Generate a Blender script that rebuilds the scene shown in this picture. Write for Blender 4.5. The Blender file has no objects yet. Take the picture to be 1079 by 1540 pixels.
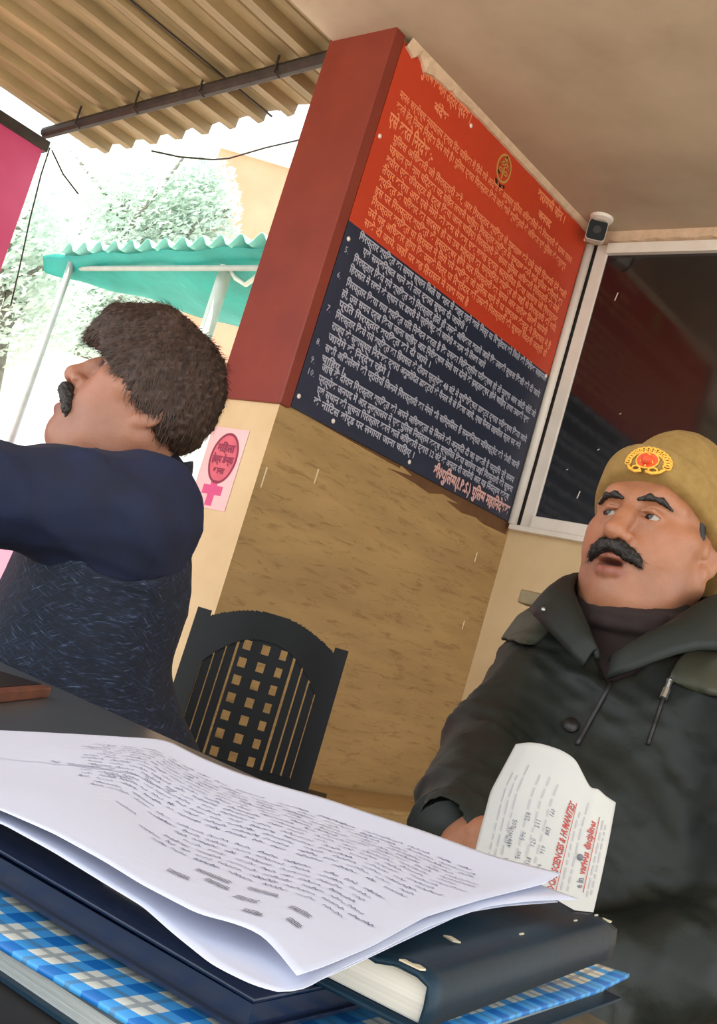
import bpy, math, random, re
import numpy as np
from mathutils import Vector, Matrix
random.seed(7); np.random.seed(7)
SC = bpy.context.scene
COL = SC.collection
PI = math.pi

# ------------------------------------------------------------------ camera
IW, IH, FPX = 1079.0, 1540.0, 1585.5
YAW, PITCH, ROLL = [math.radians(a) for a in (41.694, 6.819, 16.615)]
CAM = np.array([0, 0, .87])
_F = np.array([-math.sin(YAW) * math.cos(PITCH), math.cos(YAW) * math.cos(PITCH), math.sin(PITCH)])
_R = np.array([math.cos(YAW), math.sin(YAW), 0.0]); _U = np.cross(_R, _F)
CR = math.cos(ROLL) * _R + math.sin(ROLL) * _U
CU = -math.sin(ROLL) * _R + math.cos(ROLL) * _U
def ray(x, y): return _F + (x - IW / 2) / FPX * CR - (y - IH / 2) / FPX * CU
def at(x, y, d): return CAM + ray(x, y) * d                 # a measured point of the place at depth d
def on(x, y, ax, v):                                        # a measured point on an axis-aligned plane
    r = ray(x, y); return CAM + r * ((v - CAM[ax]) / r[ax])
cd = bpy.data.cameras.new('camera'); co = bpy.data.objects.new('camera', cd); COL.objects.link(co)
cd.sensor_fit = 'VERTICAL'; cd.sensor_height = 24.0; cd.lens = 24.0 * FPX / IH
cd.clip_start = .02; cd.clip_end = 200
m = Matrix.Identity(4)
for i in range(3):
    m[i][0], m[i][1], m[i][2], m[i][3] = CR[i], CU[i], -_F[i], CAM[i]
co.matrix_world = m
SC.camera = co

# ------------------------------------------------------------------ materials
def lin(c):
    if isinstance(c, str):
        c = [int(c[i:i + 2], 16) / 255 for i in (0, 2, 4)]
        c = [v / 12.92 if v <= .04045 else ((v + .055) / 1.055) ** 2.4 for v in c]
    return (c[0], c[1], c[2], 1)
class NT:
    def __init__(s, name):
        s.m = bpy.data.materials.new(name); s.m.use_nodes = True
        s.t = s.m.node_tree; s.b = s.t.nodes['Principled BSDF']
    def n(s, typ, **kw):
        n = s.t.nodes.new(typ)
        for k, v in kw.items():
            if hasattr(n, k): setattr(n, k, v)
            else: n.inputs[k].default_value = v
        return n
    def l(s, a, b): s.t.links.new(a, b)
    def coord(s, scale=(1, 1, 1), rot=(0, 0, 0), out='Object'):
        c = s.n('ShaderNodeTexCoord'); mp = s.n('ShaderNodeMapping')
        mp.inputs['Scale'].default_value = scale; mp.inputs['Rotation'].default_value = rot
        s.l(c.outputs[out], mp.inputs['Vector']); return mp.outputs['Vector']
    def noise(s, vec, scale, detail=4, rough=.6, dist=0):
        n = s.n('ShaderNodeTexNoise', Scale=scale, Detail=detail, Roughness=rough, Distortion=dist)
        s.l(vec, n.inputs['Vector']); return n.outputs['Fac']
    def ramp(s, fac, stops):
        r = s.n('ShaderNodeValToRGB'); e = r.color_ramp.elements
        while len(e) < len(stops): e.new(.5)
        for el, (p, c) in zip(e, stops): el.position = p; el.color = lin(c)
        s.l(fac, r.inputs['Fac']); return r.outputs['Color']
    def math(s, op, a, b=None, c=None):
        n = s.n('ShaderNodeMath', operation=op)
        for i, v in enumerate((a, b, c)):
            if v is None: continue
            if isinstance(v, (int, float)): n.inputs[i].default_value = v
            else: s.l(v, n.inputs[i])
        return n.outputs[0]
    def mix(s, fac, a, b, typ='MIX'):
        n = s.n('ShaderNodeMix', data_type='RGBA', blend_type=typ)
        for i, v in ((0, fac), (6, a), (7, b)):
            if isinstance(v, (int, float)): n.inputs[i].default_value = v
            elif isinstance(v, (tuple, list, str)): n.inputs[i].default_value = lin(v)
            else: s.l(v, n.inputs[i])
        return n.outputs[2]
    def bump(s, h, strength=.3, dist=.01):
        b = s.n('ShaderNodeBump', Strength=strength, Distance=dist)
        s.l(h, b.inputs['Height']); s.l(b.outputs[0], s.b.inputs['Normal'])
    def col(s, c):
        if isinstance(c, (str, tuple, list)): s.b.inputs['Base Color'].default_value = lin(c)
        else: s.l(c, s.b.inputs['Base Color'])
def mat(name, c1, c2=None, scale=8, rough=.6, bump=0, bscale=None, metal=0, stretch=(1, 1, 1), spec=.5, bdist=.005):
    t = NT(name); t.b.inputs['Roughness'].default_value = rough; t.b.inputs['Metallic'].default_value = metal
    t.b.inputs['Specular IOR Level'].default_value = spec
    v = t.coord(stretch)
    if c2: t.col(t.ramp(t.noise(v, scale), [(.3, c1), (.7, c2)]))
    else: t.col(c1)
    if bump: t.bump(t.noise(v, bscale or scale * 4), bump, bdist)
    return t.m

# ------------------------------------------------------------------ mesh building
class MB:
    def __init__(s): s.v = []; s.f = []; s.k = []; s.cur = 0
    def add(s, vs, fs):
        b = len(s.v); s.v += [tuple(map(float, p)) for p in vs]
        s.f += [tuple(b + i for i in f) for f in fs]; s.k += [s.cur] * len(fs); return s
    def box(s, a, b, M=None):
        x0, y0, z0 = a; x1, y1, z1 = b
        vs = [(x0, y0, z0), (x1, y0, z0), (x1, y1, z0), (x0, y1, z0), (x0, y0, z1), (x1, y0, z1), (x1, y1, z1), (x0, y1, z1)]
        if M is not None: vs = [M @ Vector(p) for p in vs]
        return s.add(vs, [(0, 3, 2, 1), (4, 5, 6, 7), (0, 1, 5, 4), (1, 2, 6, 5), (2, 3, 7, 6), (3, 0, 4, 7)])
    def tube(s, pts, r, n=8, caps=True):
        pts = [Vector(p) for p in pts]; rs = r if isinstance(r, (list, tuple)) else [r] * len(pts)
        vs = []; up = None
        for i, p in enumerate(pts):
            d = (pts[min(i + 1, len(pts) - 1)] - pts[max(i - 1, 0)]).normalized()
            if up is None: up = Vector((0, 0, 1)) if abs(d.z) < .9 else Vector((1, 0, 0))
            a = d.cross(up).normalized(); b = a.cross(d).normalized(); up = b
            for k in range(n):
                t = 2 * PI * k / n; vs.append(p + (a * math.cos(t) + b * math.sin(t)) * rs[i])
        fs = [(i * n + k, i * n + (k + 1) % n, (i + 1) * n + (k + 1) % n, (i + 1) * n + k) for i in range(len(pts) - 1) for k in range(n)]
        if caps: fs += [tuple(range(n))[::-1], tuple(range((len(pts) - 1) * n, len(pts) * n))]
        return s.add(vs, fs)
    def ball(s, c, r, nu=12, nv=8, M=None):
        r = r if isinstance(r, (list, tuple)) else (r, r, r); vs = []; fs = []
        for j in range(nv + 1):
            ph = PI * j / nv
            for i in range(nu):
                th = 2 * PI * i / nu
                p = Vector((r[0] * math.sin(ph) * math.cos(th), r[1] * math.sin(ph) * math.sin(th), r[2] * math.cos(ph)))
                if M is not None: p = M @ p
                vs.append(p + Vector(c))
        for j in range(nv):
            for i in range(nu):
                fs.append((j * nu + i, (j + 1) * nu + i, (j + 1) * nu + (i + 1) % nu, j * nu + (i + 1) % nu))
        return s.add(vs, fs)
    def grid(s, P, closed=False):
        nr, nc = len(P), len(P[0]); vs = [p for r in P for p in r]
        return s.add(vs, [(j * nc + i, j * nc + i + 1, (j + 1) * nc + i + 1, (j + 1) * nc + i) for j in range(nr - 1) for i in range(nc - 1)])
    def poly(s, pts, th, n):                                  # a flat outline given thickness th along n
        n = Vector(n); a = [Vector(p) for p in pts]; k = len(a)
        vs = a + [p + n * th for p in a]
        fs = [tuple(range(k))[::-1], tuple(range(k, 2 * k))] + [(i, (i + 1) % k, k + (i + 1) % k, k + i) for i in range(k)]
        return s.add(vs, fs)
    def build(s, name, mats, parent=None, smooth=False, bevel=0, solid=0, loc=None):
        me = bpy.data.meshes.new(name); me.from_pydata(s.v, [], s.f); me.validate(); me.update()
        ms = mats if isinstance(mats, (list, tuple)) else [mats]
        for m_ in ms: me.materials.append(m_)
        if len(ms) > 1:
            for p, k in zip(me.polygons, s.k): p.material_index = k
        if smooth: me.polygons.foreach_set('use_smooth', [True] * len(me.polygons))
        o = bpy.data.objects.new(name, me); COL.objects.link(o)
        if solid:
            q = o.modifiers.new('s', 'SOLIDIFY'); q.thickness = solid; q.offset = -1
        if bevel:
            q = o.modifiers.new('b', 'BEVEL'); q.width = bevel; q.segments = 2; q.limit_method = 'ANGLE'
        if parent is not None: hang(o, parent)
        return o
def hang(o, parent):
    o.parent = parent; o.matrix_parent_inverse = parent.matrix_world.inverted() if parent.type == 'EMPTY' else Matrix.Identity(4)
def root(name, loc, label, cat, group=None):
    o = bpy.data.objects.new(name, None); COL.objects.link(o); o.location = tuple(map(float, loc))
    o.matrix_world = Matrix.Translation(Vector(tuple(map(float, loc))))
    return tag(o, label, cat, group)
def tag(o, label=None, cat=None, group=None, kind=None):
    for k, v in (('label', label), ('category', cat), ('group', group), ('kind', kind)):
        if v: o[k] = v
    return o
def struct(o): o['kind'] = 'structure'; return o

# lettering: letters of a font as flat shapes laid on a surface by f(x, y)
def vis(t): return re.sub('((?:[क-ह]्)*[क-ह]़?)ि', lambda k: 'ि' + k.group(1), t)
def letters(t, size, bold=0):
    cu = bpy.data.curves.new('t', 'FONT'); cu.body = vis(t); cu.size = size; cu.resolution_u = 1; cu.offset = bold
    o = bpy.data.objects.new('t', cu); COL.objects.link(o)
    dg = bpy.context.evaluated_depsgraph_get(); dg.update()
    me = bpy.data.meshes.new_from_object(o.evaluated_get(dg))
    vs = [(v.co.x, v.co.y) for v in me.vertices]; fs = [tuple(p.vertices) for p in me.polygons]
    bpy.data.objects.remove(o); bpy.data.curves.remove(cu); bpy.data.meshes.remove(me)
    return vs, fs
def write(mb, t, size, f, width=None, bold=0):
    vs, fs = letters(t, size, bold)
    if not vs: return
    x1 = max(p[0] for p in vs); sx = min(width / x1, 1.15) if width else 1
    par = list(range(len(vs)))
    def fd(i):
        while par[i] != i: par[i] = par[par[i]]; i = par[i]
        return i
    for q in fs:
        for i in q[1:]: par[fd(i)] = fd(q[0])
    ids = {}; out = []
    P3 = [Vector(f(p[0] * sx, p[1])) for p in vs]
    a, c_, e = f(0, 0), f(1, 0), f(0, 1); nrm = (Vector(c_) - Vector(a)).cross(Vector(e) - Vector(a)).normalized()
    for i, p in enumerate(P3): out.append(p + nrm * (8e-5 * (ids.setdefault(fd(i), len(ids)) % 7)))
    mb.add(out, fs)

# ------------------------------------------------------------------ implicit surfaces (bodies, clothes, hair)
class Field:
    def __init__(s, xs, ys, zs):
        s.c = [np.asarray(a, np.float32) for a in (xs, ys, zs)]
        s.a = np.full([len(a) for a in s.c], .5, np.float32)
    def sub(s, lo, hi, pad):
        sl = []
        for c, a, b in zip(s.c, lo, hi):
            i = max(0, np.searchsorted(c, a - pad) - 1); j = min(len(c), np.searchsorted(c, b + pad) + 1); sl.append(slice(i, max(j, i + 1)))
        return tuple(sl)
    def pts(s, sl):
        return (s.c[0][sl[0]][:, None, None], s.c[1][sl[1]][None, :, None], s.c[2][sl[2]][None, None, :])
    def put(s, sl, d, op, k):
        A = s.a[sl]
        if op == 'u':
            h = np.maximum(k - np.abs(A - d), 0) / max(k, 1e-6); s.a[sl] = np.minimum(A, d) - h * h * k * .25
        elif op == 's':
            d = -d; h = np.maximum(k - np.abs(A - d), 0) / max(k, 1e-6); s.a[sl] = np.maximum(A, d) + h * h * k * .25
    def ell(s, c, r, R=None, op='u', k=.01):
        c = np.asarray(c, float); r = np.asarray(r, float); R = np.eye(3) if R is None else np.asarray(R)
        e = np.sqrt(((R * r) ** 2).sum(1)); sl = s.sub(c - e, c + e, k + .02)
        X, Y, Z = s.pts(sl); p = [X - c[0], Y - c[1], Z - c[2]]
        q = [R[0, i] * p[0] + R[1, i] * p[1] + R[2, i] * p[2] for i in range(3)]
        k0 = np.sqrt(sum((q[i] / r[i]) ** 2 for i in range(3))); k1 = np.sqrt(sum((q[i] / r[i] ** 2) ** 2 for i in range(3)))
        s.put(sl, k0 * (k0 - 1) / np.maximum(k1, 1e-6), op, k)
    def cap(s, a, b, ra, rb=None, op='u', k=.01):
        a = np.asarray(a, float); b = np.asarray(b, float); rb = ra if rb is None else rb; rm = max(ra, rb)
        sl = s.sub(np.minimum(a, b) - rm, np.maximum(a, b) + rm, k + .02); X, Y, Z = s.pts(sl)
        d = b - a; L = max(d @ d, 1e-9)
        t = np.clip(((X - a[0]) * d[0] + (Y - a[1]) * d[1] + (Z - a[2]) * d[2]) / L, 0, 1)
        s.put(sl, np.sqrt((X - a[0] - t * d[0]) ** 2 + (Y - a[1] - t * d[1]) ** 2 + (Z - a[2] - t * d[2]) ** 2) - (ra + (rb - ra) * t), op, k)
    def chain(s, pts, rs, op='u', k=.01):
        for i in range(len(pts) - 1): s.cap(pts[i], pts[i + 1], rs[i], rs[i + 1], op, k)
    def full(s): return s.pts((slice(None),) * 3)
    def mesh(s):
        A = s.a; ins = A < 0; n = A.shape
        c = [ins[i:n[0] - 1 + i, j:n[1] - 1 + j, k:n[2] - 1 + k] for i in (0, 1) for j in (0, 1) for k in (0, 1)]
        al = c[0].copy(); an = c[0].copy()
        for q in c[1:]: al &= q; an |= q
        I = np.argwhere(an & ~al); idx = np.full([n[0] - 1, n[1] - 1, n[2] - 1], -1, np.int32); idx[tuple(I.T)] = np.arange(len(I))
        val = {}; offs = [(i, j, k) for i in (0, 1) for j in (0, 1) for k in (0, 1)]
        for o in offs: val[o] = A[I[:, 0] + o[0], I[:, 1] + o[1], I[:, 2] + o[2]]
        acc = np.zeros((len(I), 3)); cnt = np.zeros(len(I))
        for o in offs:
            for ax in range(3):
                if o[ax]: continue
                o2 = tuple(v + (1 if i == ax else 0) for i, v in enumerate(o)); u, w = val[o], val[o2]
                cr = (u < 0) != (w < 0); t = np.where(cr, u / np.where(cr, u - w, 1), 0)
                p = np.tile(np.array(o, float), (len(I), 1)); p[:, ax] += t
                acc += p * cr[:, None]; cnt += cr
        V = I + acc / cnt[:, None]
        V = np.stack([np.interp(V[:, i], np.arange(n[i]), s.c[i]) for i in range(3)], 1)
        F = []
        for ax in range(3):
            b, d = [(1, 2), (2, 0), (0, 1)][ax]
            s0 = [slice(1, n[i] - 1) for i in range(3)]; s0[ax] = slice(0, n[ax] - 1); s1 = list(s0); s1[ax] = slice(1, n[ax])
            u, w = ins[tuple(s0)], ins[tuple(s1)]; E = np.argwhere(u != w)
            if not len(E): continue
            sg = u[tuple(E.T)]
            E = E + np.array([0 if i == ax else 1 for i in range(3)])
            def at_(db, dd):
                q = E.copy(); q[:, b] -= db; q[:, d] -= dd; return idx[tuple(q.T)]
            Q = np.stack([at_(1, 1), at_(0, 1), at_(0, 0), at_(1, 0)], 1)
            Q[~sg] = Q[~sg][:, ::-1]; F.append(Q)
        F = np.concatenate(F); F = F[(F >= 0).all(1)]
        return V, F
def axis(*segs):                                              # piecewise spacing: (start, end, step) ...
    out = []
    for a, b, h in segs: out += list(np.linspace(a, b, max(2, int(round((b - a) / h))), endpoint=False))
    return np.array(out + [segs[-1][1]])
def normals(V, F):
    a = V[F[:, 1]] - V[F[:, 0]]; b = V[F[:, 2]] - V[F[:, 0]]; fn = np.cross(a, b)
    N = np.zeros_like(V)
    for i in range(F.shape[1]): np.add.at(N, F[:, i], fn)
    return N / np.maximum(np.linalg.norm(N, axis=1, keepdims=True), 1e-12)
def relax(V, F, n=1, w=.5):
    E = np.concatenate([F[:, [i, (i + 1) % 4]] for i in range(4)])
    for _ in range(n):
        S = np.zeros_like(V); C = np.zeros(len(V))
        np.add.at(S, E[:, 0], V[E[:, 1]]); np.add.at(S, E[:, 1], V[E[:, 0]]); np.add.at(C, E[:, 0], 1); np.add.at(C, E[:, 1], 1)
        V = V * (1 - w) + w * S / np.maximum(C, 1)[:, None]
    return V
def mesh_np(name, V, F, mats, parent=None, smooth=True, color=None, fm=None):
    me = bpy.data.meshes.new(name); me.vertices.add(len(V)); me.vertices.foreach_set('co', np.asarray(V, np.float32).ravel())
    F = np.asarray(F); k = F.shape[1]
    me.loops.add(F.size); me.loops.foreach_set('vertex_index', F.ravel().astype(np.int32))
    me.polygons.add(len(F)); me.polygons.foreach_set('loop_start', np.arange(0, F.size, k, dtype=np.int32))
    for m_ in (mats if isinstance(mats, (list, tuple)) else [mats]): me.materials.append(m_)
    if fm is not None: me.polygons.foreach_set('material_index', np.asarray(fm, np.int32))
    me.polygons.foreach_set('use_smooth', [smooth] * len(F))
    me.update(calc_edges=True); me.validate()
    if color is not None:
        a = me.color_attributes.new('tone', 'FLOAT_COLOR', 'POINT'); a.data.foreach_set('color', np.asarray(color, np.float32).ravel())
    o = bpy.data.objects.new(name, me); COL.objects.link(o)
    if parent is not None: hang(o, parent)
    return o
SKY, SUN, EXPO = 2.9, 9.0, 0.0

# ------------------------------------------------------------------ materials of the place
M = {}
t = NT('khaki_distemper'); v = t.coord((1, .45, 2.4)); v2 = t.coord((1, 1, 6), (.25, 0, 0))
c_ = t.ramp(t.noise(v, 3, 5), [(.3, '937549'), (.7, 'b18f5d')]); st_ = t.ramp(t.noise(v2, 9, 6, .7, .6), [(.34, (.62, .56, .48)), (.47, (1, 1, 1))])
t.col(t.mix(.8, c_, st_, 'MULTIPLY')); t.b.inputs['Roughness'].default_value = .75; t.bump(t.noise(v2, 12, 5), .3, .004); M['khaki'] = t.m
M['cream'] = mat('cream_distemper', 'c9ad84', 'd6bd96', scale=4, rough=.75, bump=.25, bscale=18, bdist=.004)  # lighter copy of the khaki paint, the light on it put into the colour
M['ceil'] = mat('ceiling_plaster', 'a89680', 'beac96', scale=2.2, rough=.85, bump=.3, bscale=9, bdist=.006)
M['red'] = mat('brick_red_paint', '73281a', '80301f', scale=5, rough=.5, bump=.15, bscale=20)
M['white'] = mat('white_frame_paint', 'd9cfc6', 'e4dcd4', scale=9, rough=.4)
M['plaster'] = mat('chipped_plaster', 'bfa288', 'd3b79c', scale=30, rough=.9, bump=.6, bscale=60)
M['stain'] = mat('damp_stain', '5a3a1e', '6b4626', scale=20, rough=.8)
M['fleck'] = mat('paint_flecks', 'd8c8a8', rough=.7)
M['floor'] = mat('floor_cement', '75644f', '8a775e', scale=3, rough=.6, bump=.2)
M['ground'] = mat('pale_yard_ground', 'cfc6b6', 'ded7c9', scale=.6, rough=.9)
M['signred'] = mat('red_vinyl', 'b03318', 'c03d1e', scale=1.6, rough=.42)
M['signblue'] = mat('navy_vinyl', '1a2134', '232940', scale=1.6, rough=.42)
M['redtext'] = mat('salmon_lettering', 'e4845c', rough=.5)
M['bluetext'] = mat('pale_lettering', 'a9aab9', rough=.5)
M['pinktext'] = mat('pale_pink_lettering', 'cfa39e', rough=.5)
M['gold'] = mat('emblem_gold', 'b98a4a', rough=.45)
M['dark'] = mat('dark_paint', '1a1412', rough=.5)
M['steel'] = mat('dark_steel', '2e2620', '40362c', scale=20, rough=.6, metal=.3)
M['tin'] = mat('tin_roof_underside', '7c6b4b', 'a58e67', scale=5, rough=.6, stretch=(3, .4, 1))
M['pinkwall'] = mat('magenta_wall_paint', 'b33560', 'c04a70', scale=3, rough=.6)
M['tarp'] = mat('green_tarpaulin', '007c72', '009186', scale=4, rough=.6, bump=.4, bscale=12, bdist=.02)
M['galv'] = mat('galvanised_sheet', '5fb9a8', '8ad0c2', scale=6, rough=.5)
M['pole'] = mat('grey_pole_paint', '8b9088', '9aa098', scale=10, rough=.5)
M['wpole'] = mat('pale_pole', 'b9bfb4', 'c9cfc4', scale=10, rough=.5)
M['leaf'] = mat('dusty_leaves', 'c3d3c8', 'e0e9e0', scale=3, rough=.6)
t = NT('dusty_leaves'); lt = t.n('ShaderNodeBsdfTranslucent'); ms_ = t.n('ShaderNodeMixShader'); ms_.inputs[0].default_value = .45; c_ = t.ramp(t.noise(t.coord(), 3), [(.3, 'bccfc2'), (.7, 'dde8dd')]); t.col(c_); t.l(c_, lt.inputs['Color'])  # leaf colour paled to carry the haze and overexposure of the yard
t.l(t.b.outputs[0], ms_.inputs[1]); t.l(lt.outputs[0], ms_.inputs[2]); t.l(ms_.outputs[0], t.t.nodes['Material Output'].inputs['Surface']); M['leaf'] = t.m
M['bark'] = mat('grey_bark', '6d6a5e', '8a877a', scale=20, rough=.9)
M['peach'] = mat('peach_wall', 'c58f70', 'cf9c7e', scale=2, rough=.8)
M['whitewash'] = mat('whitewashed_wall', 'e4e2dc', 'efeee8', scale=2, rough=.85)
M['blackpl'] = mat('black_plastic', '0c0c0d', '111113', scale=30, rough=.42, spec=.2)
M['table'] = mat('dark_grey_laminate', '46494c', '505356', scale=14, rough=.28)
M['paper'] = mat('white_paper', 'c6c9da', 'cdd0e0', scale=4, rough=.7, bump=.25, bscale=38, bdist=.002)
M['ink'] = mat('blue_black_ink', '62637f', rough=.6)
M['inkdark'] = mat('dark_ink', '26263a', rough=.6)
M['bookblue'] = mat('navy_book_cloth', '0e2432', '142e3e', scale=12, rough=.42, spec=.25, bump=.2, bscale=150, bdist=.001)
M['worn'] = mat('worn_book_corner', 'b0a486', 'd0c6aa', scale=60, rough=.8)
M['pages'] = mat('page_edges', 'b9b4aa', 'd4cfc4', scale=3, rough=.8, stretch=(1, 1, 160))
M['greypages'] = mat('grey_page_edges', '8d8f8c', 'b4b4ae', scale=4, rough=.8, stretch=(1, 1, 260), bump=.4)
M['wood'] = mat('brown_wood', '5e3526', '7a4733', scale=5, rough=.45, stretch=(1, 8, 8))
M['olivewood'] = mat('olive_brown_wood', '6b5c3a', '7d6c46', scale=6, rough=.5, stretch=(8, 1, 8))

t = NT('tinted_window_glass')
t.b.inputs['Roughness'].default_value = .06; t.b.inputs['IOR'].default_value = 1.9
v = t.coord((1, 1, 1)); t.col(t.ramp(t.noise(v, 2.5), [(.3, '0b0d10'), (.7, '14171b')]))
t.l(t.math('MULTIPLY_ADD', t.noise(v, 5, 6), .12, .04), t.b.inputs['Roughness']); M['glass'] = t.m

# ------------------------------------------------------------------ room shell
XW, YE, YW, ZC = -2.35, 2.15, 3.545, 2.77
b = MB()
b.box((XW - .27, YE, 0), (XW, YW + .16, ZC))
b.k = [0] * 6; b.k[2] = 1                                         # end face takes the lighter copy, outdoor light in its colour
b.cur = 2                                                         # dark brown streaks under the board
def blotch(pts): b.poly([(XW, y, z) for y, z in pts], .0012, (1, 0, 0))
blotch([(2.78, 1.508), (3.53, 1.508), (3.53, 1.455), (3.36, 1.452), (3.30, 1.462), (3.20, 1.452), (3.09, 1.468), (3.17, 1.478), (3.06, 1.484), (2.98, 1.462), (2.88, 1.471), (2.72, 1.476), (2.86, 1.49)])
blotch([(2.19, 1.508), (2.78, 1.508), (2.78, 1.494), (2.5, 1.499)])
b.cur = 3
for px, py, l in ((397, 718, 34), (476, 716, 26), (716, 838, 20), (697, 940, 18), (560, 655, 6)):
    p = on(px, py, 0, XW); dz = l * .0019
    b.poly([(XW, p[1] - .003, p[2] + dz / 2), (XW, p[1] + .003, p[2] + dz / 2), (XW, p[1] + .002, p[2] - dz / 2), (XW, p[1] - .002, p[2] - dz / 2)], .001, (1, 0, 0))
struct(b.build('wall_left', [M['khaki'], M['cream'], M['stain'], M['fleck']]))
WX0, WX1, WZ0, WZ1 = -2.305, -.7, 1.497, 2.722
b = MB(); b.box((XW, YW, 0), (1.7, YW + .16, WZ0)); b.box((WX1, YW, WZ0), (1.7, YW + .16, ZC)); b.box((XW, YW, WZ1 + .012), (WX1, YW + .16, ZC)); b.box((XW, YW, WZ0), (WX0 - .004, YW + .16, WZ1 + .012))
struct(b.build('wall_back', M['cream']))
b = MB(); b.box((XW - .27, -1.1, ZC), (1.9, YW + .3, ZC + .14)); struct(b.build('ceiling', M['ceil']))
b = MB(); b.box((XW - .27, -1.6, -.12), (1.9, YW + .16, 0)); struct(b.build('floor', M['floor']))
b = MB(); b.box((-60, -40, -.3), (40, 60, -.12)); struct(b.build('ground', M['ground']))
b = MB(); b.box((XW, YE, 0), (XW + .26, YW, .375)); struct(b.build('plinth', M['khaki'], bevel=.012))
# red painted upper half of the wall end
b = MB(); b.box((XW - .285, YE - .014, 1.497), (XW + .014, YE + .034, ZC + .012)); b.box((XW - .285, YE + .034, 1.497), (XW - .27, YE + .8, ZC))
struct(b.build('trim_1', M['red'], bevel=.004))
# broken plaster bead along the joint of wall and ceiling
b = MB(); rnd = random.Random(3)
ys = np.linspace(YE + .045, YW - .03, 60); pr = []
for i, y in enumerate(ys):
    big = .05 * max(0, 1 - (y - YE) / .42); dz = .016 + (rnd.random() * big if big > 0 else 0) + rnd.random() * .003
    pr.append([(XW, y, ZC - dz - .004), (XW + .022, y, ZC - dz), (XW + .03, y, ZC - dz * .5), (XW + .036, y, ZC)])
b.grid(pr); struct(b.build('trim_2', M['plaster']))
b = MB(); pr = []
for i in range(50):
    x = XW + .03 + (WX1 - XW) * i / 49; dz = .028 + rnd.random() * .012
    pr.append([(x, YW, ZC - dz - .008), (x, YW - .016, ZC - dz), (x, YW - .02, ZC - .012), (x, YW - .026, ZC)])
b.grid([r[::-1] for r in pr]); struct(b.build('trim_3', M['plaster']))

# window with white frame
b = MB(); F1 = .056
b.box((WX0, YW - .004, WZ0), (WX0 + F1, YW + .06, WZ1)); b.box((WX1 - F1, YW - .022, WZ0), (WX1, YW + .06, WZ1))
b.box((WX0 + F1, YW - .022, WZ0), (WX1 - F1, YW + .06, WZ0 + .052)); b.box((WX0 + F1, YW - .022, WZ1 - .045), (WX1 - F1, YW + .06, WZ1))
win = struct(b.build('window_1', M['white'], bevel=.004))
b = MB(); b.box((WX0 - .02, YW - .05, WZ0 - .022), (WX1 + .02, YW + .02, WZ0)); b.build('window_sill', M['white'], win, bevel=.004)
b = MB(); b.box((WX0 - .018, YW - .003, WZ0), (WX0, YW + .05, WZ1)); b.build('dark_rubber_seal', M['dark'], win)  # solid dark strip standing in for the shaded slot beside the frame
b = MB(); b.box((WX0 + F1, YW + .004, WZ0 + .052), (WX1 - F1, YW + .012, WZ1 - .045)); pane = b.build('glass_pane', M['glass'], win)
b = MB()
for px, py, l in ((870, 744, .03), (927, 446, .034), (900, 676, .006), (933, 622, .006), (853, 706, .005)):
    p = on(px, py, 1, YW + .003); b.poly([(p[0] - .003, YW + .004, p[2] - l / 2), (p[0] + .001, YW + .004, p[2] - l / 2), (p[0] + .006, YW + .004, p[2] + l / 2), (p[0] + .002, YW + .004, p[2] + l / 2)], -.001, (0, 1, 0))
b.build('paint_fleck', M['white'], pane)

# conduit and camera in the corner
b = MB(); b.tube([(XW + .021, YW - .022, 1.5), (XW + .021, YW - .022, 2.71)], .0185, 14)
o = b.build('conduit_pipe', M['white'], smooth=True); tag(o, 'white vertical conduit pipe in the corner between signboard and window', 'pipe')
cam_d = -ray(899, 345); cam_d[2] = -.2; cam_d /= np.linalg.norm(cam_d)
mt = Vector(on(906, 327, 2, ZC)); dmt = (mt - Vector(CAM)).dot(Vector(_F)); cc = Vector(at(898, 347, dmt + .015))
r = root('security_camera', (mt.x, mt.y, ZC), 'small white security camera with black face at the ceiling corner above window', 'camera')
zv = Vector(cam_d); xv = Vector((0, 0, 1)).cross(zv).normalized(); yv = zv.cross(xv)
MM = Matrix((xv, yv, zv)).transposed().to_4x4(); MM.translation = cc
def rbox(bb, hw, hh, z0, z1, rr, MM, n=5):
    o_ = []
    for cx, cy, a0 in ((hw - rr, hh - rr, 0), (-hw + rr, hh - rr, 90), (-hw + rr, -hh + rr, 180), (hw - rr, -hh + rr, 270)):
        for i in range(n): a = math.radians(a0 + 90 * i / (n - 1)); o_.append((cx + rr * math.cos(a), cy + rr * math.sin(a)))
    k = len(o_); vs = [MM @ Vector((x, y, z0)) for x, y in o_] + [MM @ Vector((x, y, z1)) for x, y in o_]
    bb.add(vs, [tuple(range(k))[::-1], tuple(range(k, 2 * k))] + [(i, (i + 1) % k, k + (i + 1) % k, k + i) for i in range(k)])
b = MB(); rbox(b, .039, .041, -.05, .012, .014, MM); b.build('housing', M['white'], r)
b = MB(); rbox(b, .037, .039, .012, .02, .014, MM); f = b.build('front_glass', M['blackpl'], r)
b = MB(); b.tube([MM @ Vector((0, 0, .0195)), MM @ Vector((0, 0, .023))], .016, 16); b.build('lens', M['dark'], f)
b = MB(); b.tube([(mt.x, mt.y, ZC - .0005), (mt.x, mt.y, ZC - .012), (mt.x, mt.y, ZC - .02)], [.048, .045, .026], 20); b.tube([(mt.x, mt.y, ZC - .016), cc + zv * -.03 + Vector((0, 0, .03))], .016, 12); b.build('ceiling_mount', M['white'], r, smooth=False)

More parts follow.
